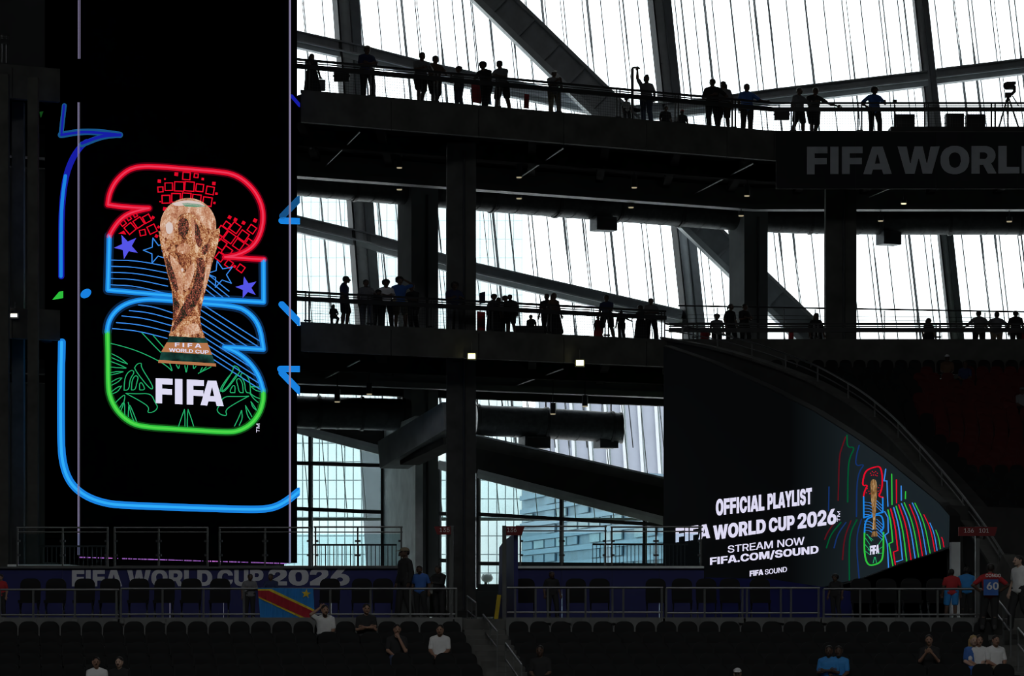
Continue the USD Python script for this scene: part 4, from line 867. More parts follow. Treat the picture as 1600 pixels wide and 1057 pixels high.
nw3 = thing('navy_wall', 'navy end panel with a cut corner beside the 136 sign', 'wall', V(790, 960, 79), kind='structure')
p3 = plane_map((XP(778, 80.9), 80.9), (XP(803, 77.2), 77.2)); obj('panel', plate(Polygon([(780, 856), (787, 846), (803, 834), (803, 966), (778, 966)]), p3, .10, -.1), M['blue_wall'], nw3)
nw4 = thing('navy_wall', 'low navy wall under the screen wall lettering', 'wall', V(1150, 960, 84), kind='structure')
p4 = plane_map((XP(1100, 81.2), 81.2), (XP(1330, 84), 84)); obj('panel', plate(Polygon([(1101, 903), (1200, 905), (1330, 925), (1330, 966), (1101, 966)]), p4, .06), M['blue_wall'], nw4)

# section signs on posts
def sign(label, px, py0, py1, x0, x1, txt, tx0, tx1, Y, skew=4, right=True):
    t = thing('section_sign', label, 'sign', V(px, 968, Y))
    obj('post', beam(V(px, 968, Y), V(px, py0 - 1, Y), .10, .10, (0, 1, 0)), M['rail'], t)
    pm = plane_map((-10, Y - .07), (10, Y - .07))
    q = [(x0, py0), (x1, py0), (x1 - (skew if right else 0), py1), (x0 + (0 if right else skew), py1)]
    obj('board', plate(Polygon(q), pm, .04), M['sign_red'], t)
    for s, a, b in zip(txt, tx0, tx1): obj('lettering', plate(fit_text(s, a, py0 + 2.2, py0 + 9.0, b, py0 + 2.2, py0 + 9.0, 500), pm, .01, .04), M['white'], t, label='white numbers')
sign('red 135 sign on the post left of the aisle', 705, 823, 836, 678, 704.5, ['135'], [687], [702.5], 77.2, 5, False)
sign('red 136 sign on the post right of the aisle', 788, 823, 837, 791, 820, ['136'], [792.5], [807], 77.2, 5, True)
sign('red 136 and 101 sign on the post before the curved ramp', 1527, 824, 838, 1497, 1558, ['136', '101'], [1506, 1529.5], [1521, 1544.5], 77.2, 4, True)

# aisle handrails
def hand_rail(label, pts, drop=.62, Y0=None):
    p = np.array(pts, float); t = thing('aisle_handrail', label, 'handrail', p[-1] - (0, 0, .9))
    obj('hand_rail', tube(p, .022, 8), M['rail'], t); obj('middle_rail', tube(p - (0, 0, .36), .018, 8), M['rail'], t)
    for k in (0, len(p) // 2, len(p) - 1): obj('post', beam(p[k] - (0, 0, .95), p[k], .035, .035, (0, 1, 0)), M['rail'], t)
def slope(a, ya, b, yb): return [V(a[0] + (b[0] - a[0]) * k, a[1] + (b[1] - a[1]) * k, ya + (yb - ya) * k) for k in (0, .5, 1)]
hand_rail('short stair handrail beside the foot of the broad column', slope((730, 932), 80, (744, 943), 78.4))
hand_rail('upper handrail in the aisle between the two lower blocks', slope((755, 961), 76.0, (777, 988), 72.6))
hand_rail('lower handrail in the aisle between the two lower blocks', slope((790, 1006), 71.6, (815, 1040), 68.2))
hand_rail('upper handrail of the right aisle, in front of the man with the numbered shirt', slope((1557, 935), 76, (1579, 963), 72.6))
hand_rail('lower handrail of the right aisle at the picture edge', slope((1591, 982), 71.6, (1612, 1008), 68.6))
def steps(px0, px1, ptop, n, label, dx):
    ms = []
    for k in range(n):
        Y = 75.6 - .4 * k; z = FL - .118 * k - .25
        ms.append(bx(XP(px0 + dx * k, Y), XP(px1 + dx * k, Y), Y - .2, Y + .2, z - .5, z))
    structure('aisle_steps', ms, M['concrete'], label, 'steps')
steps(726, 790, 970, 14, 'concrete aisle steps between the two lower blocks', 4.2)
steps(1538, 1640, 970, 14, 'concrete aisle steps at the right picture edge', 4.6)
single('yellow_post', [beam(V(775, 968, 79.2), V(780, 930, 79.2), .10, .10, (0, 1, 0))], M['yellow'], 'yellow post leaning beside the navy end panel', 'post')
t = thing('outdoor_floodlight', 'pale floodlight on a short pole seen through the low window by the broad column', 'floodlight', V(759, 925, 136))
obj('pole', beam((XP(759, 136), 136, .06), V(759, 908, 136), .12, .12, (0, 1, 0)), M['rail'], t); h = trimesh.creation.icosphere(2, .26); h.apply_scale((1, 1, .72)); h.apply_translation(V(761, 904, 136)); obj('lamp_head', h, M['white'], t, smooth=True); obj('rim', tube([V(754, 901, 136), V(768, 901, 136)], .09, 8), M['rail'], t)

# ================================================================== DECK RAILINGS
def deck_rail(name, label, pts, h, ztop, posts_every, mesh=True, lift=(1.0, .86)):
    """pts: plan points along the edge; ztop: the deck"""
    t = thing(name, label, 'railing', (pts[0][0], pts[0][1], ztop))
    P = np.array([(x, y, ztop) for x, y in pts])
    s = np.r_[0, np.cumsum(np.linalg.norm(np.diff(P, axis=0), axis=1))]
    at = lambda d: np.array([np.interp(d, s, P[:, k]) for k in range(3)])
    up = lambda z: P + (0, 0, z)
    for i in range(len(P) - 1):
        obj('hand_rail', beam(up(h)[i], up(h)[i + 1], .10, .07), M['dark_rail'], t)
        obj('thick_rail', beam(up(h - .24)[i], up(h - .24)[i + 1], .16, .15), M['dark_rail'], t)
        obj('thin_rail', beam(up(h - .10)[i], up(h - .10)[i + 1], .03, .03), M['dark_rail'], t)
    d = 1.0
    ds = []
    while d < s[-1]:
        ds.append(d); c = at(d)
        for o in (-.07, .07): 
            c2 = at(d + o); obj('post', beam(c2, c2 + (0, 0, h), .05, .05, (0, 1, 0)), M['dark_rail'], t)
        obj('post_foot', beam(at(d - .12) + (0, 0, .12), at(d + .12) + (0, 0, .12), .06, .06), M['dark_rail'], t)
        d += posts_every
    if mesh:
        for a, b in zip(ds[:-1], ds[1:]):
            ws = []
            for z in np.arange(.08, h - .32, .10): ws.append(beam(at(a) + (0, 0, z), at(b) + (0, 0, z), .007, .007))
            for e in np.arange(a + .1, b, .10): ws.append(beam(at(e) + (0, 0, .05), at(e) + (0, 0, h - .3), .007, .007, (0, 1, 0)))
            obj('wire_mesh', ws, M['dark_rail'], t, kind='stuff', label='fine square wire mesh')
eU = [edge_pt(px, .75) for px in (440, 800)] + [(9.97, 122.35), (28, 122.35)]
deck_rail('deck_railing', 'dark double railing with wire mesh along the upper deck', eU, 1.18, ZU, 2.55)
eM = [edge_pt(px, .75) for px in (440, 800)] + [edge_pt(1040, .75)]
deck_rail('deck_railing', 'dark double railing with wire mesh along the middle deck left of the ramp', eM, 1.12, ZM, 2.45)
eM2 = [(XP(1045, 121.3), 121.3), (XP(1680, 121.3), 121.3)]
deck_rail('deck_railing', 'low dark railing on the head wall of the right stand', eM2, .62, ZP(531, 121.0), 4.6, False)
t = thing('wire_railing', 'high thin wire railing behind the people above the right stand', 'railing', V(1330, 530, 124.5))
obj('top_rail', tube([V(1060, 478, 124.5), V(1680, 489, 124.5)], .03, 6), M['dark_rail'], t)
for y in (492, 498, 504, 510): obj('wire', tube([V(1060, y, 124.5), V(1680, y + 6, 124.5)], .008, 4), M['dark_rail'], t)
for x in (1121, 1225, 1274, 1382, 1433, 1539, 1592): obj('post', beam(V(x, 540, 124.5), V(x, 480 + (x - 1060) * .0177, 124.5), .035, .035, (0, 1, 0)), M['dark_rail'], t)

# left balconies (the same decks, left of the screen column)
eL = [(x, edge_y(x) + .7) for x in (-24, -16.9)]
deck_rail('deck_railing', 'dim railing on the upper left balcony at the picture edge', eL, 1.1, ZU, 2.3, False)
deck_rail('deck_railing', 'dim railing on the middle left balcony at the picture edge', eL, 1.1, ZM, 2.3, False)

# ================================================================== THE BLACK BANNER AND FIXTURES
YBN = 121.15
bn = thing('black_banner', 'black banner with dim grey lettering on the upper deck at the right', 'banner', V(1400, 320, YBN))
pBn = plane_map((-10, YBN), (10, YBN))
for a, b in ((1212, 1336), (1336, 1462), (1462, 1590), (1590, 1700)): obj('panel', plate(sbox(a + .2, 207, b - .2, 296), pBn, .08), M['banner'], bn)
obj('lettering', plate(unary_union([fit_text('FIFA', 1260.5, 230, 273, 1393, 229.5, 272.5, 900), fit_text('WORLD', 1402, 229.5, 272.5, 1637, 229, 271.5, 900)]), pBn, .02, .08), M['banner_letter'], bn, label='dim grey letters')
def lamp(name, label, px, py, w, h, Y, m, hang=0, cat='lamp'):
    t = thing(name, label, cat, V(px, py, Y))
    r = w / 2 / F * Y
    if hang:
        c = V(px, py, Y); obj('housing', tube([c + (0, 0, .03), c + (0, 0, hang / F * Y)], r, 14), M['dark_steel'], t, smooth=40)
        obj('diffuser', tube([c - (0, 0, .004), c + (0, 0, .03)], r * .92, 14), E[m], t)
        zt = (ZU if py < 400 else ZM) - .77; obj('hanger', tube([c + (0, 0, hang / F * Y), (c[0], c[1], zt)], .02, 6), M['dark_steel'], t)
    else:
        c = V(px, py, Y); hh = h / 2 / F * Y
        obj('diffuser', bx(c[0] - r, c[0] + r, Y - .06, Y, c[2] - hh, c[2] + hh), E[m], t)
        obj('housing', bx(c[0] - r - .04, c[0] + r + .04, Y, Y + .2, c[2] - hh - .04, c[2] + hh + .04), M['dark_steel'], t)
        obj('arm', beam(c + (0, .1, hh), c + (0, .1, hh + .4), .04, .04, (0, 1, 0)), M['dark_steel'], t)
lamp('flood_lamp', 'bright yellowish flood lamp on the middle deck edge beside the broad column', 737, 557, 11, 8, edge_pt(737)[1] - .28, 'lamp')
lamp('flood_lamp', 'bright yellowish flood lamp on the middle deck edge, right of the other one', 906, 567.5, 12, 8, edge_pt(906)[1] - .28, 'lamp')
lamp('flood_lamp', 'white flood lamp on the left balcony edge', 22, 493.5, 10, 5, edge_y(-16.4) - .28, 'lamp_w')
for px, py, Y, hg, lab in ((624, 263, 121, 20, 'dim pendant downlight above the long duct, left of the broad column'), (624, 297, 125.5, 8, 'dim downlight in front of the long duct, left of the broad column'), (811, 278, 122.5, 22, 'dim pendant downlight right of the broad column, upper of two'), (811, 311, 128, 8, 'dim downlight in front of the long duct right of the broad column'),
                           (991, 294, 124, 20, 'dim pendant downlight in the middle of the upper ceiling'), (986, 325, 130, 8, 'dim downlight on the duct, right of the small vent box'), (1167, 307, 125.5, 18, 'dim pendant downlight above the pale sided column'), (1158, 338, 132, 8, 'dim downlight on the duct above the pale sided column'),
                           (1376, 346, 132.5, 8, 'dim downlight on the duct right of the wide column'), (1577, 347, 132.5, 8, 'dim downlight on the duct at the right picture edge'), (527, 629, 121, 20, 'dim pendant downlight under the middle deck, nearest the big screen'), (577, 617, 123, 18, 'dim pendant downlight under the middle deck, second from the big screen'), (864, 648, 126, 18, 'pendant downlight above the closed duct'), (914, 636, 128, 18, 'unlit pendant above the right end of the closed duct')):
    lamp('downlight', lab, px, py, 9, 4, Y, 'down', hg)
lamp('downlight', 'bright downlight under the black banner', 1412, 319, 9, 4, 123.5, 'down_b', 6)
def crate(name, label, px0, px1, py0, py1, Y, cat='case', d=.5, m='black'):
    t = thing(name, label, cat, V((px0 + px1) / 2, py1, Y)); x0, x1, z0, z1 = XP(px0, Y), XP(px1, Y), ZP(py1, Y), ZP(py0, Y)
    obj('body', bx(x0, x1, Y - d / 2, Y + d / 2, z0, z1), M[m], t); obj('lid', bx(x0 - .01, x1 + .01, Y - d / 2 - .01, Y + d / 2 + .01, z1 - .10, z1 - .06), M['dark_steel'], t)
    for s in (x0, x1): obj('handle', bx(s - .03, s + .03, Y - .08, Y + .08, (z0 + z1) / 2 - .02, (z0 + z1) / 2 + .03), M['dark_steel'], t)
xb, yb = edge_pt(826, 1.9)
crate('bench', 'low dark bench behind the middle deck railing, left of the close couple', 803, 850, 510, 533, yb, 'bench', .4)
crate('loudspeaker', 'small dark loudspeaker box hung on the upper railing near the banner', 1210, 1233, 171, 187, 122.1, 'speaker', .3)
crate('equipment_case', 'low black equipment case beside the camera stand on the upper deck', 1398, 1428, 180, 207, 123.2)
crate('equipment_case', 'square black equipment case in the middle of the camera platform', 1477, 1505, 179, 207, 123.2)
crate('equipment_case', 'wide black equipment case at the right of the camera platform', 1509, 1538, 180, 207, 123.2)
crate('equipment_case', 'black monitor box by the upper left railing beside the leaning post', 522, 546, 111, 127, edge_pt(535, 1.6)[1], 'monitor', .25)
structure('camera_platform', bx(XP(1388, 122.5), XP(1680, 122.5), 121.7, 124.5, ZU, ZP(200, 122)), M['black'], 'low black platform under the camera gear', 'platform')
# street-like pole and banners behind the upper railing
t = thing('lamp_pole', 'slim lamp pole with a short arm on the upper deck', 'lamp pole', (XP(988, 121.5), 121.5, ZU)); zt = ZP(108, 121.5)
obj('pole', tube([(XP(988, 121.5), 121.5, ZU), (XP(988, 121.5), 121.5, zt)], .05, 8), M['dark_steel'], t); obj('arm', tube([V(987, 107, 121.5), V(992, 105.5, 121.5), V(1000, 107, 121.5)], .035, 6), M['rail'], t)
def flag_banner(name, label, pts, Y, m):
    pm = plane_map((-10, Y), (10, Y)); t = thing(name, label, 'banner', V(pts[-1][0], pts[-1][1], Y))
    obj('cloth', plate(Polygon(pts), pm, .03), M[m], t); obj('frame', beam(V(pts[0][0], pts[0][1], Y + .05), V(pts[-1][0], pts[-1][1], Y + .05), .04, .04, (0, 1, 0)), M['dark_steel'], t)
flag_banner('red_banner', 'red banner standing behind the two leaning people on the upper deck', [(737, 130), (752, 132), (752, 162), (738, 160)], edge_pt(745, 3)[1], 'c_red')
flag_banner('red_banner', 'narrow red banner right of the leaning people on the upper deck', [(820, 147), (827, 148), (826, 170), (819, 169)], edge_pt(823, 2)[1], 'c_red')
flag_banner('blue_banner', 'narrow blue banner between two leaning people on the upper deck', [(762, 141), (766, 141), (768, 164), (760, 163)], edge_pt(764, 2.5)[1], 'c_sky')
flag_banner('red_banner', 'red banner by the broad column on the middle deck', [(746, 487), (758, 488), (758, 522), (746, 521)], edge_pt(752, 2)[1], 'c_red')
flag_banner('dark_sign', 'dark upright sign board by the broad column on the middle deck', [(750, 458), (758, 456), (758, 474), (750, 475)], edge_pt(754, 2.2)[1], 'c_navy')
flag_banner('red_banner', 'short red and blue banner between the people on the middle deck', [(632, 491), (637, 491), (636, 512), (631, 512)], edge_pt(634, 2)[1], 'c_red')
single('red_bin', [tube([(XP(1236, 123.6), 123.6, ZM - .1), (XP(1236, 123.6), 123.6, ZP(518, 123.6))], .10, 12)], M['c_red'], 'red round bin behind the head wall of the right stand', 'bin', smooth=40)
single('red_bin', [tube([(XP(1101, 122.4), 122.4, ZM - .1), (XP(1101, 122.4), 122.4, ZP(513, 122.4))], .17, 12)], M['c_red'], 'red round bin behind the railing at the top of the curved ramp', 'bin', smooth=40)
single('red_bin', [tube([(XP(1596, 123), 123, ZM - .1), (XP(1596, 123), 123, ZP(517, 123))], .13, 12)], M['c_red'], 'red round bin at the right picture edge above the stand', 'bin', smooth=40)
# television camera on a tripod
Yc = 123.0; zc_ = ZP(200, 122)
t = thing('television_camera', 'television camera with a big round lens hood on a tripod', 'camera', (XP(1577, Yc), Yc, zc_))
hd = V(1575, 150, Yc)
for dx, dy in ((-.42, -.2), (.42, -.2), (.05, .4)): obj('tripod_leg', tube([hd, (hd[0] + dx, hd[1] + dy, zc_)], .03, 6), M['black'], t)
obj('tripod_head', bx(hd[0] - .12, hd[0] + .12, Yc - .12, Yc + .12, hd[2] - .05, hd[2] + .12), M['black'], t)
obj('arm', tube([V(1580, 148, Yc), V(1585, 143, Yc), V(1585, 136, Yc), V(1580, 131, Yc)], .06, 8), M['black'], t)
obj('body', bx(*(lambda c: (c[0] - .15, c[0] + .15, Yc - .2, Yc + .25, c[2] - .12, c[2] + .12))(V(1578, 134, Yc))), M['black'], t)
obj('lens_hood', tube([V(1573, 134, Yc - .25), V(1573, 134, Yc - .02)], .14, 18), M['black'], t); obj('viewfinder', bx(*(lambda c: (c[0] - .07, c[0] + .07, Yc - .1, Yc + .1, c[2] - .05, c[2] + .05))(V(1584, 130, Yc))), M['black'], t)
obj('pan_handle', tube([V(1582, 150, Yc), V(1592, 166, Yc - .3)], .02, 6), M['black'], t)
t = thing('camera_stand', 'small camera on a thin stand left of the equipment cases', 'camera stand', (XP(1398, 123), 123, ZU)); obj('pole', tube([(XP(1398, 123), 123, ZU + .1), V(1398, 164, 123)], .03, 6), M['black'], t)
obj('body', bx(*(lambda c: (c[0] - .07, c[0] + .07, 122.9, 123.15, c[2] - .05, c[2] + .07))(V(1398, 159, 123))), M['black'], t); obj('base', bx(XP(1394, 123), XP(1402, 123), 122.85, 123.15, ZU, ZU + .1), M['black'], t)
# the flag on the front railing: light blue, red diagonal edged yellow, a yellow star
fl = thing('hanging_flag', 'light blue flag with a red diagonal edged in yellow and a yellow star', 'flag', V(448, 968, 75.6))
fq = Polygon([(402.5, 919), (489.5, 920), (492, 966), (470, 972), (430, 971), (407, 970)])
band = Polygon([(402, 923.5), (420, 923.5), (491, 956.5), (491, 968), (478, 966), (402, 931.5)]); edge = Polygon([(402, 921), (424, 921), (491, 953), (491, 969.5), (472, 967), (402, 934)])
starp = Polygon(star(478.5, 928.5, 7.5, .1))
def cloth(p, lift):
    ms = []
    for a in np.arange(400, 496, 4.0):
        g = p.intersection(sbox(a, 900, a + 4.02, 990))
        for q in getattr(g, 'geoms', [g]):
            if q.geom_type != 'Polygon' or q.area < .05: continue
            m = trimesh.creation.extrude_polygon(q, 1.0, engine='earcut'); v = m.vertices
            Y = 75.66 + .03 * np.sin(v[:, 0] * .33 + v[:, 1] * .04) - lift - .01 * v[:, 2]
            w = np.stack([(v[:, 0] - 800) / F * 75.66, Y, ZC + (HOR - v[:, 1]) / F * 75.66], 1); ms.append(trimesh.Trimesh(w, m.faces, process=False))
    return ms
obj('cloth', cloth(fq, 0), M['flag_blue'], fl); obj('yellow_edge', cloth(edge.intersection(fq), .012), M['flag_yellow'], fl); obj('diagonal', cloth(band.intersection(fq), .024), M['flag_red'], fl); obj('star', cloth(starp, .012), M['flag_yellow'], fl)
# right end: pale panels, glossy wall under the ramp
structure('wall_right_end', [bx(XP(1485, 97.4), XP(1499, 97.4), 97.2, 97.6, FL, ZP(848, 97.4))], M['pale_concrete'], 'pale panel beside the right end of the screen wall', 'wall')
structure('wall_ramp_end', [beam(V(1560, 905, 91.5), V(1640, 1040, 88.8), .4, 1.8)], M['concrete'], 'concrete side wall where the curved ramp ends at the right', 'wall')

pg = plane_map((R0[0], R0[1] + .8), (R1[0], R1[1] + .8)); structure('wall_gloss', plate(Polygon([(1040, 800), (1484, 800), (1484, 968), (1040, 968)]), pg, .1), M['screen'], 'dark glossy wall below and behind the right screen', 'wall')
structure('wall_under_ramp', plate(Polygon([(1480, 790), (1990, 810), (1990, 970), (1480, 970)]), plane_map((XP(1480, 98.6), 98.6), (XP(1990, 97), 97)), .1), M['dark_concrete'], 'dark wall under the curved ramp beside the screen wall', 'wall')
obj('edge_trim', plate(LineString([(1484, 857), (1400, 885), (1345, 906), (1300, 918)]).buffer(.7), pS, .06), M['rail'], scr)  # added strip, its pale colour imitating the lit lower edge of the screen
# ================================================================== PEOPLE
_ico1 = np.array(trimesh.creation.icosphere(1).vertices); _ico0 = np.array(trimesh.creation.icosphere(0).vertices); _ico2 = np.array(trimesh.creation.icosphere(2).vertices)
Mf = manifold3d.Manifold
def hull(*sp, s=None):
    s = _ico1 if s is None else s
    return Mf.hull_points(np.vstack([np.array(c, float) + s * np.array(r) for c, r in sp]))
def union(ms): return Mf.batch_boolean(ms, manifold3d.OpType.Add)
ARMS = {  # elbow and wrist for the right arm (x > 0), from the shoulder line of a standing person
    'down': ((.25, .02, 1.13), (.27, -.06, .89)), 'rail': ((.25, -.22, 1.14), (.14, -.40, 1.17)), 'wide': ((.36, -.16, 1.18), (.44, -.36, 1.12)), 'up': ((.27, -.05, 1.66), (.25, -.10, 1.92)),
    'phone': ((.23, -.12, 1.14), (.08, -.30, 1.32)), 'fold': ((.25, -.06, 1.13), (-.06, -.19, 1.18)), 'hip': ((.40, .08, 1.17), (.21, -.02, 1.00)), 'head': ((.40, -.06, 1.50), (.15, .00, 1.66)),
    'carry': ((.24, .02, 1.12), (.29, -.02, .86)), 'forward': ((.24, -.14, 1.16), (.22, -.42, 1.14)), 'lap': ((.24, -.08, 1.13), (.10, -.32, 1.02)), 'out': ((.40, -.10, 1.22), (.62, -.25, 1.12)), 'chin': ((.22, -.20, 1.12), (.05, -.16, 1.42)),
}
def person(label, px, Y, zf, h=1.74, arms=('down', 'down'), pose='stand', yaw=0, top='c_black', legs='c_denim', skin='skin1', hair='hair', style='short', bottom='long', lean=0., cap=None, shoe='shoe', group=None, bag=None, girl=False, sleeve=True, x=None):
    s = h / 1.75
    X = XP(px, Y) if x is None else x
    rg = random.Random(int(px) * 7 + 3)
    if yaw == 0: yaw = rg.choice((-1, 1)) * rg.uniform(*((6, 16) if pose == 'sit' else (14, 42)))
    if pose == 'stand': pose = rg.choice(('stand', 'shift', 'shift', 'walk2'))
    nod = rg.uniform(0, .05); turn_ = rg.uniform(-.02, .02)
    t = thing('person', label, 'person', (X, Y, zf), group, rotz=0)
    R = trimesh.transformations.rotation_matrix(math.radians(yaw), [0, 0, 1])[:3, :3] @ np.diag([1.04, 1.04, 1.0] if pose == 'sit' else [1.21, 1.17, 1.0]) * s
    sh = .142 if girl else .164
    dz = -.46 if pose == 'sit' else (-.30 if pose == 'crouch' else 0.)
    def tilt(p):                                             # leaning forward from the hips
        p = np.array(p, float); d = p[2] - .95
        if d > 0: p = p + (0, -d * math.sin(lean), d * (math.cos(lean) - 1))
        return p + (0, 0, dz)
    pelvis, waist, chest, neck = tilt((0, 0, .96)), tilt((0, 0, 1.12)), tilt((0, .0, 1.30)), tilt((0, .005, 1.50))
    head = tilt((turn_, -.02 - nod, 1.62 - nod * .3))
    S = [tilt((k * sh, 0, 1.392)) for k in (-1, 1)]
    arm = []
    for k, nm in zip((-1, 1), arms):
        e, w = (np.array(q, float) * (k * (.84 if pose == 'sit' else .95), 1, 1) for q in ARMS[nm]); arm.append((tilt(e), tilt(w)))
    hp = [np.array((k * .095, 0, .93 + dz)) for k in (-1, 1)]
    if pose == 'stand': kn = [np.array((k * .105, -.01, .50)) for k in (-1, 1)]; an = [np.array((k * .115, .03, .085)) for k in (-1, 1)]
    elif pose == 'shift': kn = [np.array((-.10, -.01, .50)), np.array((.13, -.09, .50))]; an = [np.array((-.09, .03, .085)), np.array((.17, -.03, .085))]
    elif pose == 'walk2': kn = [np.array((-.11, -.07, .50)), np.array((.10, .0, .50))]; an = [np.array((-.14, -.10, .085)), np.array((.11, .10, .085))]
    elif pose == 'walk': kn = [np.array((-.10, -.13, .52)), np.array((.10, .02, .50))]; an = [np.array((-.11, -.16, .085)), np.array((.11, .26, .10))]
    elif pose == 'apart': kn = [np.array((k * .16, -.02, .50)) for k in (-1, 1)]; an = [np.array((k * .22, .03, .085)) for k in (-1, 1)]
    elif pose == 'cross': kn = [np.array((-.08, -.01, .50)), np.array((.07, -.05, .50))]; an = [np.array((-.10, .03, .085)), np.array((-.0, -.10, .085))]
    elif pose == 'crouch': kn = [np.array((k * .17, -.30, .50)) for k in (-1, 1)]; an = [np.array((k * .14, -.10, .085)) for k in (-1, 1)]
    else: kn = [np.array((k * .13, -.43, .50)) for k in (-1, 1)]; an = [np.array((k * .13, -.42, .085)) for k in (-1, 1)]
    hipw = .115 if girl else .105
    def torso(g=0.): 
        a = hull((pelvis + (-.07, 0, -.02), hipw + g), (pelvis + (.07, 0, -.02), hipw + g), (waist + (-.05, 0, 0), .095 + g), (waist + (.05, 0, 0), .095 + g))
        b = hull((waist + (-.05, 0, 0), .095 + g), (waist + (.05, 0, 0), .095 + g), (chest + (-.08, 0, .02), .105 + g), (chest + (.08, 0, .02), .105 + g))
        c = hull((chest + (-.08, 0, .02), .105 + g), (chest + (.08, 0, .02), .105 + g), (S[0], .052 + g), (S[1], .052 + g), (neck + (0, .01, -.05), .055 + g))
        return [a, b, c]
    def hand(w, e):
        d = (w - e) / np.linalg.norm(w - e); side = np.cross(d, (0, 1, 0)); 
        if np.linalg.norm(side) < .2: side = np.array([1.0, 0, 0])
        side /= np.linalg.norm(side); pn = np.cross(side, d); out = [hull((w, .026), (w + d * .08 + side * .026, .016), (w + d * .08 - side * .026, .016), s=_ico0)]
        for i, L in enumerate((.068, .078, .072, .055)):
            b0 = w + d * .085 + side * (.03 - .02 * i); b1 = b0 + d * L * .5 + pn * .008; b2 = b1 + d * L * .42 + pn * .026
            out += [hull((b0, .0095), (b1, .009), s=_ico0), hull((b1, .009), (b2, .0075), s=_ico0)]
        k0 = w + d * .02 + side * .025; k1 = k0 + d * .035 + side * .028; k2 = k1 + d * .035 + side * .006 + pn * .012
        return out + [hull((k0, .013), (k1, .011), s=_ico0), hull((k1, .011), (k2, .009), s=_ico0)]
    fd = np.array([0, -math.sin(lean * .5), 0])
    body = torso()
    body += [hull((neck + (0, 0, -.08), .062), (head + (0, .02, -.05), .052))]
    body += [hull((head + (0, .012, .035), (.076, .095, .085)), (head + (0, -.03, -.03), (.062, .065, .06)), (head + (0, -.055, -.085), (.03, .03, .024)), (head + (-.045, -.005, -.06), .025), (head + (.045, -.005, -.06), .025), s=_ico2)]
    body += [hull((head + (0, -.098, .018), .010), (head + (0, -.116, -.020), .014), (head + (0, -.09, -.03), .016), s=_ico1)]
    for k in (-1, 1): body += [hull((head + (k * .078, .012, .012), (.010, .020, .026)), (head + (k * .074, .008, -.028), (.009, .013, .013)), s=_ico1)]
    for i in (0, 1):
        e, w = arm[i]
        body += [hull((S[i], .052), (e, .043)), hull((e, .043), (w, .030))] + hand(w, e)
        body += [hull((hp[i], .095), (kn[i], .062)), hull((kn[i], .06), (kn[i] * .6 + an[i] * .4 + (0, .02, 0), .055), (an[i], .040)), hull((an[i], .042), (an[i] + (0, -.12, -.045), .032), (an[i] + (0, .03, -.045), .035))]
    T = lambda m: (lambda q: trimesh.Trimesh(np.array(q.vert_properties[:, :3]) @ R.T + ORIGIN[t], np.array(q.tri_verts), process=False))(m.to_mesh())
    bd = obj('body', T(union(body)), M[skin], t, smooth=50)
    ey = []
    for k in (-1, 1): ey.append(Mf.sphere(.011, 8).translate(tuple(head + (k * .031, -.091, .012))))
    obj('eyes', T(union(ey)), M['eye'], t); obj('mouth', T(hull((head + (-.022, -.088, -.052), .007), (head + (.022, -.088, -.052), .007), (head + (0, -.094, -.052), .008), s=_ico0)), M['c_brown'], t)
    # clothes
    tp = torso(.017)
    if bottom != 'robe':
        for i in (0, 1):
            e, w = arm[i]; q = e if sleeve == 'long' else S[i] * .25 + e * .75
            tp.append(hull((S[i], .068), (q, .060)))
            if sleeve == 'long': tp.append(hull((e, .058), (w * .95 + e * .05, .043)))
        tp[0] = hull((pelvis + (-.075, 0, -.03), hipw + .018), (pelvis + (.075, 0, -.03), hipw + .018), (waist + (-.05, 0, 0), .112), (waist + (.05, 0, 0), .112))
    obj('shirt', T(union(tp)), M[top], t, smooth=50)
    lg = [hull((hp[0] + (0, 0, .04), .118), (hp[1] + (0, 0, .04), .118))]
    for i in (0, 1):
        if bottom == 'long': lg += [hull((hp[i], .112), (kn[i], .078)), hull((kn[i], .078), (an[i] + (0, .0, .01), .066))]
        elif bottom == 'short': lg += [hull((hp[i], .115), (hp[i] * .12 + kn[i] * .88, .098))]
    if bottom in ('skirt', 'robe'):
        lo = .45 if bottom == 'skirt' else .12
        lg += [hull((hp[0], .12), (hp[1], .12), (kn[0] * (1, 1, 0) + (-.06, 0, lo + .1), .12), (kn[1] * (1, 1, 0) + (.06, 0, lo + .1), .12))]
    obj('trousers' if bottom in ('long', 'short') else 'skirt', T(union(lg)), M[legs], t, smooth=50)
    obj('shoe', T(hull((an[0] + (0, .02, -.035), .05), (an[0] + (0, -.14, -.05), .040), (an[0] + (0, .03, .01), .05))), M[shoe], t, smooth=50)
    obj('shoe', T(hull((an[1] + (0, .02, -.035), .05), (an[1] + (0, -.14, -.05), .040), (an[1] + (0, .03, .01), .05))), M[shoe], t, smooth=50)
    # hair, caps
    if style != 'bald':
        hr = [hull((head + (0, .022, .05), (.086, .10, .085)), (head + (0, .05, -.01), (.078, .07, .06))).trim_by_plane((0, .55, .83), float(np.dot(head + (0, -.06, .045), (0, .55, .83))))]
        if style == 'long': hr.append(hull((head + (-.04, .06, .0), .062), (head + (.04, .06, .0), .062), (head + (-.05, .085, -.26), .05), (head + (.05, .085, -.26), .05)))
        if style == 'afro': hr.append(hull((head + (0, .035, .055), (.125, .12, .11)), (head + (0, .06, .0), (.11, .08, .08))).trim_by_plane((0, .6, .8), float(np.dot(head + (0, -.05, .04), (0, .6, .8)))))
        if style == 'bun': hr.append(hull((head + (0, .06, .13), .05), (head + (0, .075, .12), .045)))
        if style == 'tail': hr += [hull((head + (0, .10, .07), .03), (head + (0, .17, .0), .03)), hull((head + (0, .17, .0), .03), (head + (0, .15, -.16), .015))]
        obj('hair', T(union(hr)), M[hair], t, smooth=50)
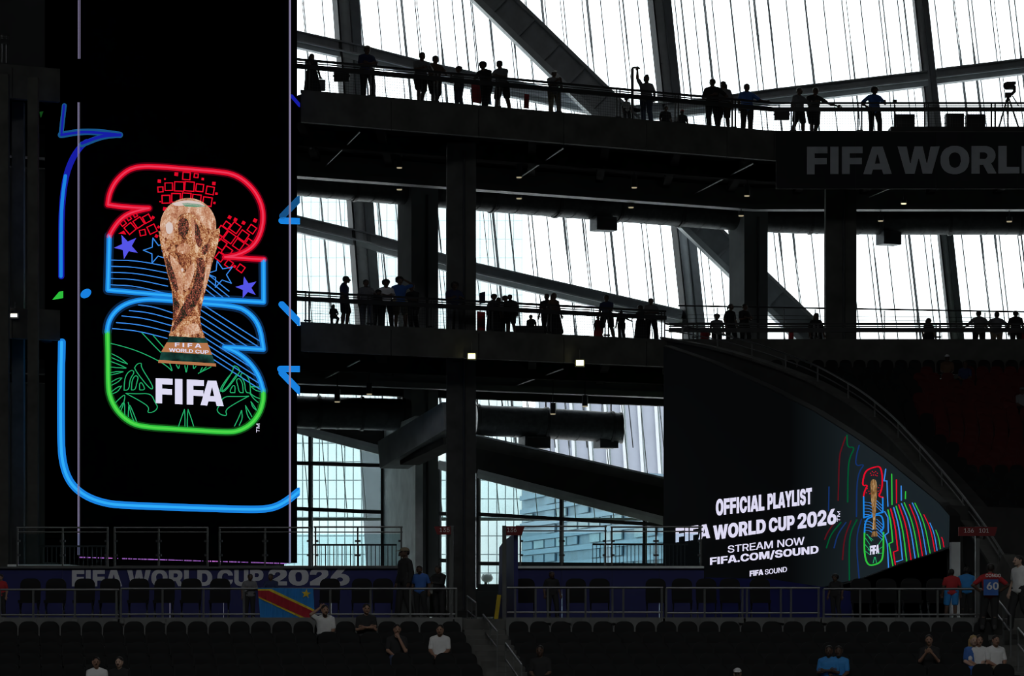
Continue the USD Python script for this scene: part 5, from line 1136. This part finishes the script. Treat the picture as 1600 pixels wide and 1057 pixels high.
    if cap:
        dome_ = hull((head + (0, .012, .06), (.092, .108, .082))).trim_by_plane((0, 0, 1), float(head[2] + .05))
        br = hull((head + (-.05, -.09, .055), (.02, .02, .008)), (head + (.05, -.09, .055), (.02, .02, .008)), (head + (-.04, -.165, .045), (.02, .02, .008)), (head + (.04, -.165, .045), (.02, .02, .008)))
        c = obj('cap', T(dome_), M[cap], t, smooth=50); obj('brim', T(br), M[cap], c)
    if bag:
        w = arm[1][1]; c = w + (0.0, -.02, -.36)
        b = obj('bag', T(union([Mf.cube((.34, .14, .42), True).translate(tuple(c))])), M[bag], t)
        ts = [tube([c + (-.12, s_ * .05, .20), w + (-.03, s_ * .02, -.06), w + (.03, s_ * .02, -.06), c + (.12, s_ * .05, .20)], .008, 5) for s_ in (-1, 1)]
        obj('bag_strap', [trimesh.Trimesh(m.vertices @ R.T + ORIGIN[t], m.faces, process=False) for m in ts], M[bag], b)
    return t
def on_deck(z, off, default_h=1.74):
    def f(label, px, ytop, h=default_h, off=off, **k):
        X, Y = edge_pt(px, off)
        person(label, px, Y, z, h, x=X, **k)
    return f
up = on_deck(ZU, 1.25); md = on_deck(ZM, 1.25)
# heights follow from the head's row in the photograph
def hgt(ytop, px, off, z): return ZP(ytop, edge_pt(px, off)[1]) - z
def U(label, px, ytop, off=1.5, **k): X, Y = edge_pt(px, off); person(label, px, Y, ZU, max(1.0, min(2.02, ZP(ytop, Y) - ZU + k.pop('add', 0))), x=X, **k)
def D(label, px, ytop, off=1.5, **k): X, Y = edge_pt(px, off); person(label, px, Y, ZM, max(.9, min(2.02, ZP(ytop, Y) - ZM + k.pop('add', 0))), x=X, **k)
U('person holding a pale tote bag, at the left end of the upper railing', 487, 84, girl=True, style='long', arms=('phone', 'carry'), bag='c_grey', bottom='robe', legs='c_black')
U('person in a brimmed hat in front of the upper left leaning post', 573, 70, cap='c_khaki', top='c_navy', legs='c_black', arms=('fold', 'fold'))
U('person in pale shirt and shorts, left one of a pair chatting on the upper deck', 657, 82, top='c_grey', legs='c_black', bottom='short', yaw=25, arms=('rail', 'rail'), pose='walk', lean=.1)
U('person in dark top and shorts, right one of a pair chatting on the upper deck', 679, 85, off=2.2, top='c_brown', legs='c_black', bottom='short', pose='walk', arms=('rail', 'rail'))
U('short person in a pale top beside the wide red banner on the upper deck', 717, 104, top='c_grey', legs='c_denim', girl=True, style='afro', arms=('phone', 'rail'), sleeve='long')
U('dark clad person leaning on the upper rail left of the blue banner', 760, 97, lean=.28, arms=('rail', 'rail'), style='afro', top='c_black', legs='c_black', pose='cross')
U('broad person leaning on the upper rail right of the blue banner', 785, 95, lean=.22, arms=('rail', 'rail'), top='c_grey', legs='c_black', bottom='short', pose='apart')
U('person with a white cap in front of the upper diagonal truss', 865, 110, cap='c_white', top='c_grey', legs='c_khaki', style='short', arms=('phone', 'phone'))
U('child in a white shirt sitting low by the lamp pole on the upper deck', 979, 152, off=1.6, top='c_white', legs='c_black', style='afro', arms=('down', 'down'), add=.0)
U('person raising one arm high beside the lamp pole on the upper deck', 1010, 118, arms=('up', 'down'), top='c_grey', legs='c_denim', girl=True, style='bun', yaw=-25)
U('tall person in black, left one of a close pair right of the middle post', 1113, 116, top='c_black', legs='c_black', arms=('fold', 'hip'), pose='stand', bottom='long')
U('long haired person standing close to the tall person in black, upper deck', 1131, 127, top='c_grey', legs='c_brown', girl=True, style='long', arms=('down', 'down'), bottom='short')
U('person in a blue shirt alone with one arm on the upper rail', 1167, 131, off=1.8, top='c_blue', legs='c_black', arms=('down', 'wide'), yaw=20)
U('bareheaded person in shorts, left one of two standing left of the banner corner', 1248, 137, top='c_grey', legs='c_black', bottom='short', arms=('down', 'rail'), pose='apart')
U('person in shorts reaching along the rail, near the banner corner', 1271, 137, off=2.2, top='c_black', legs='c_black', bottom='short', arms=('rail', 'out'), pose='walk', lean=.12)
U('broad person in a blue shirt standing above the black banner, near the camera stand', 1366, 136, top='c_blue', legs='c_black', arms=('hip', 'rail'), girl=False, style='afro')
for px, yt in ((1040, 178), (1066, 185)): U(['person whose bent head just shows above the deck edge, left of the upper middle post', 'person whose red capped head just shows above the upper deck edge'][px > 1050], px, yt - 0, off=3.5, top='c_black', legs='c_black', pose='crouch', cap='c_red' if px > 1050 else None, add=.55)
D('person seen from the side at the left end of the middle deck', 538, 431, top='c_navy', legs='c_black', bottom='short', yaw=80, style='short', arms=('down', 'down'))
D('child with long blond hair sitting at the left end of the middle deck', 521, 484, off=1.3, pose='crouch', add=.35, girl=True, style='long', hair='blond', top='c_black', legs='c_black', arms=('lap', 'lap'))
D('person in a grey shirt in front of the left leaning post on the middle deck', 572, 437, top='c_grey', legs='c_grey', arms=('down', 'rail'), yaw=25)
D('child standing between grown ups by the left leaning post on the middle deck', 590, 453, off=1.5, top='c_black', legs='c_black', style='afro')
D('person in a white shirt with folded arms on the middle deck', 603, 437, top='c_white', legs='c_black', arms=('fold', 'fold'), yaw=15, style='afro')
D('person in a blue shirt with a hand at the head, middle deck', 624, 433, top='c_blue', legs='c_khaki', bottom='short', arms=('down', 'head'), style='afro')
D('dark clad person in front of the pale sided column on the middle deck', 646, 444, off=2.4, top='c_black', legs='c_black', arms=('rail', 'rail'), lean=.1)
D('dim person in front of the broad column on the middle deck', 709, 441, off=1.7, top='c_navy', legs='c_grey', arms=('rail', 'rail'), style='afro')
D('tall haired person right of the broad column, first of the group of four', 771, 460, top='c_black', legs='c_black', style='afro', girl=True, bottom='robe')
D('person in a dark dress right of the broad column, second of the group of four', 779, 465, off=2.0, top='c_black', legs='c_black', style='long', girl=True)
D('person with afro hair right of the broad column, third of the group of four', 790, 463, off=1.9, top='c_grey', legs='c_black', style='afro')
D('person in a dark coat right of the broad column, rightmost of the group of four', 798, 460, top='c_black', legs='c_black', arms=('down', 'down'), yaw=-20, bottom='short', sleeve='long')
D('person with short hair, left one of the close couple on the middle deck', 855, 459, off=1.9, top='c_black', legs='c_black', arms=('down', 'fold'))
D('person with long brown hair, right one of the close couple on the middle deck', 865, 458, top='c_brown', legs='c_black', style='long', hair='brown', girl=True, bottom='robe')
D('head of a seated person above the middle deck edge, left of the close couple', 830, 503, off=2.6, top='c_black', legs='c_black', pose='crouch', add=.45)
D('broad person in navy standing with legs apart left of the child on the middle deck', 948, 461, top='c_navy', legs='c_black', pose='apart', bottom='short', arms=('down', 'rail'))
D('child in a red top standing close to the broad person in navy', 934, 508, off=1.7, top='c_red', legs='c_red', girl=True, bottom='robe')
D('child in dark clothes holding out a hand on the middle deck', 971, 486, top='c_black', legs='c_black', arms=('down', 'out'), style='bun')
D('dark person partly hidden by the railing at the right end of the middle deck', 1001, 478, top='c_black', legs='c_black', arms=('rail', 'fold'), style='afro', girl=True, bottom='robe')
D('person in a pale shirt with folded arms at the right end of the middle deck', 1017, 466, off=1.7, top='c_grey', legs='c_black', arms=('fold', 'fold'))
ZR = ZP(551, 122.5)
def Rr(label, px, ytop, Y=122.6, h=None, **k): person(label, px, Y, ZP(ytop, Y) - (h or 1.72), h or 1.72, **k)
Rr('person with tied back hair by the leaning post above the ramp', 1141, 475, girl=True, style='tail', top='c_black', legs='c_black', yaw=40)
Rr('person in a black shirt left of the pale sided column above the ramp', 1163, 475, top='c_black', legs='c_black', yaw=40, arms=('fold', 'fold'))
Rr('low seated person above the head of the ramp', 1120, 491, h=1.5, top='c_grey', legs='c_black', style='afro')
Rr('person with long hair at the foot of the descending truss', 1275, 489, girl=True, style='long', hair='brown', top='c_black', legs='c_black')
Rr('person in a dark veil alone behind the head wall of the right stand', 1451, 497, girl=True, style='long', top='c_black', legs='c_black', h=1.6, bottom='robe')
Rr('person in grey, leftmost of three seen from behind at the right picture edge', 1530, 485, top='c_grey', legs='c_black', yaw=180, arms=('wide', 'wide'))
Rr('person in grey, middle one of three seen from behind at the right picture edge', 1557, 487, top='c_grey', legs='c_khaki', yaw=180, arms=('hip', 'hip'))
Rr('person in black, rightmost of three seen from behind at the right picture edge', 1587, 485, top='c_black', legs='c_black', yaw=150)
# people on the platform
def P(label, px, ytop, Y=79.6, **k): person(label, px, Y, FL, max(1.1, min(2.0, ZP(ytop, Y) - FL)), **k)
P('person in a pale cap and dark clothes left in the wall opening', 633, 856, Y=79.9, cap='c_khaki', top='c_black', legs='c_black', yaw=-60, sleeve='long')
P('person in a blue shirt in the wall opening beside the capped person', 657, 884, Y=79.7, top='c_blue', legs='c_black', skin='skin1')
P('dark broad person at the right side of the wall opening', 686, 884, Y=80.1, top='c_black', legs='c_black', pose='stand', arms=('rail', 'rail'), sleeve='long')
P('bareheaded person in a grey sleeved shirt left of the flag, behind the front railing', 390, 904, Y=77.6, top='c_grey', legs='c_black', skin='skin1', yaw=20, arms=('down', 'fold'))
P('person bending behind the flag', 424, 906, Y=77.2, top='c_navy', legs='c_black', skin='skin1', arms=('forward', 'forward'))
P('tall dark person sitting among the chairs right of the wall opening', 862, 893, Y=79.0, top='c_black', legs='c_black')
P('dark person sitting at the right edge of the lower lettering of the screen wall', 1306, 904, Y=78.4, top='c_black', legs='c_black', style='afro')
P('child in a red and blue jersey behind the right railing', 1487, 889, Y=77.9, top='c_red', legs='c_sky', bottom='short', skin='skin1', yaw=180)
P('person in a blue striped shirt beside the child in the red and blue jersey', 1510, 886, Y=79.4, top='c_sky', legs='c_black', skin='skin1', yaw=180)
P('dim person in red at the left picture edge behind the railing', 1, 908, Y=78.2, top='c_red', legs='c_black', skin='skin2')
Yn = 75.0; zn = ZP(985, Yn)
jt = person('standing person with number 60 on the back of a red and blue shirt', 1547, Yn, zn, ZP(881, Yn) - zn, top='c_red', legs='c_black', skin='skin1', yaw=178, arms=('hip', 'hip'))
nx, ny = XP(1547, Yn), Yn - .165
obj('shirt_number', fit_text_xy('60', (nx - .105, ny, ZP(922, Yn)), (.17, 0, 0), (0, 0, .17), 800), M['white'], jt, label='white number on the shirt back')
obj('shirt_name', fit_text_xy('CONGO', (nx - .13, ny, ZP(902.5, Yn)), (.072, 0, 0), (0, 0, .075), 700), M['white'], jt, label='white lettering on the shirt back')
obj('shirt_panel', bx(nx - .17, nx + .17, ny + .008, ny + .06, ZP(931, Yn), ZP(906, Yn)), M['c_blue'], jt, label='blue lower back of the shirt')
person('person in a white shirt walking at the right picture edge below the ramp', 1594, 74.0, ZP(985, 74.0), ZP(868, 74) - ZP(985, 74), top='c_white', legs='c_black', skin='skin3', yaw=-60, pose='walk')
# people in the lower seats
def sit(label, px, ytop, row, h=1.74, **k):
    Y = 75.0 - .8 * row - .10; z = ZS - RISE * row
    person(label, px, Y, z, h, pose='sit', x=SITX.get((px, row)), **k)
sit('person in a white shirt leaning over with a raised elbow, top row', 510, 972, 0, top='c_white', legs='c_black', skin='skin2', arms=('head', 'lap'), lean=.25)
sit('person in black with crossed arms in the top row of the lower left block', 575, 962, 0, top='c_black', legs='c_black', skin='skin2', arms=('fold', 'fold'))
sit('person in black with a hand at the chin, lower left block', 633, 1000, 2, top='c_black', legs='c_denim', skin='skin2', arms=('lap', 'chin'))
sit('person in a white shirt sitting near the aisle, lower left block', 675, 1005, 2, top='c_white', legs='c_black', skin='skin2', arms=('lap', 'lap'))
sit('person in a white and dark jersey at the bottom left edge of the picture', 160, 1032, 5, top='c_white', legs='c_black', skin='skin2', arms=('lap', 'lap'))
sit('person in black beside the white and dark jersey at the bottom left', 194, 1031, 5, top='c_black', legs='c_black', skin='skin3', arms=('lap', 'lap'))
sit('dark person beside the aisle in the lower right block', 845, 1020, 4, top='c_black', legs='c_red', skin='skin1', arms=('lap', 'lap'))
sit('person in a blue jersey with a pale headband, left one of two in blue', 1281, 1012, 4, top='c_sky', legs='c_sky', skin='skin1', arms=('fold', 'fold'))
sit('person in a blue jersey with white marks, right one of two in blue', 1310, 1014, 4, top='c_sky', legs='c_sky', skin='skin1', arms=('lap', 'lap'))
sit('person in a white cap at the bottom edge of the lower right block', 1152, 1044, 6, cap='c_white', top='c_black', legs='c_black', skin='skin3')
sit('person in black looking at a phone near the right end of the lower rows', 1460, 1002, 3, top='c_black', legs='c_black', skin='skin2', arms=('phone', 'phone'))
sit('blond person in a blue shirt near the right end of the lower rows', 1503, 1005, 3, girl=True, style='long', hair='blond', top='c_blue', legs='c_blue', skin='skin3', arms=('lap', 'lap'))
sit('person in a white shirt with a dark lanyard, right of the blond person', 1528, 1005, 3, top='c_white', legs='c_black', skin='skin2', arms=('lap', 'lap'))
sit('broad person in a white shirt at the right end of the lower rows', 1561, 1000, 3, top='c_white', legs='c_khaki', skin='skin2', arms=('lap', 'lap'))
# far seated people in the right stand
for lab, px, py, tp, cp in (('person in a white cap sitting in the right stand', 1480, 578, 'c_brown', 'c_white'), ('person in a dark blue shirt among the red seats of the right stand', 1508, 585, 'c_navy', None), ('person in a pale shirt at the right picture edge of the right stand', 1597, 640, 'c_grey', 'c_grey')):
    k = int(round((py - 575) / 13.5)) + 1; Y = 120.0 - .8 * k; z = ZP(585, 120.5) - .30 * k - .35
    person(lab, px, Y - .1, z, 1.74, pose='sit', top=tp, legs='c_black', cap=cp, skin='skin1', arms=('lap', 'lap'))
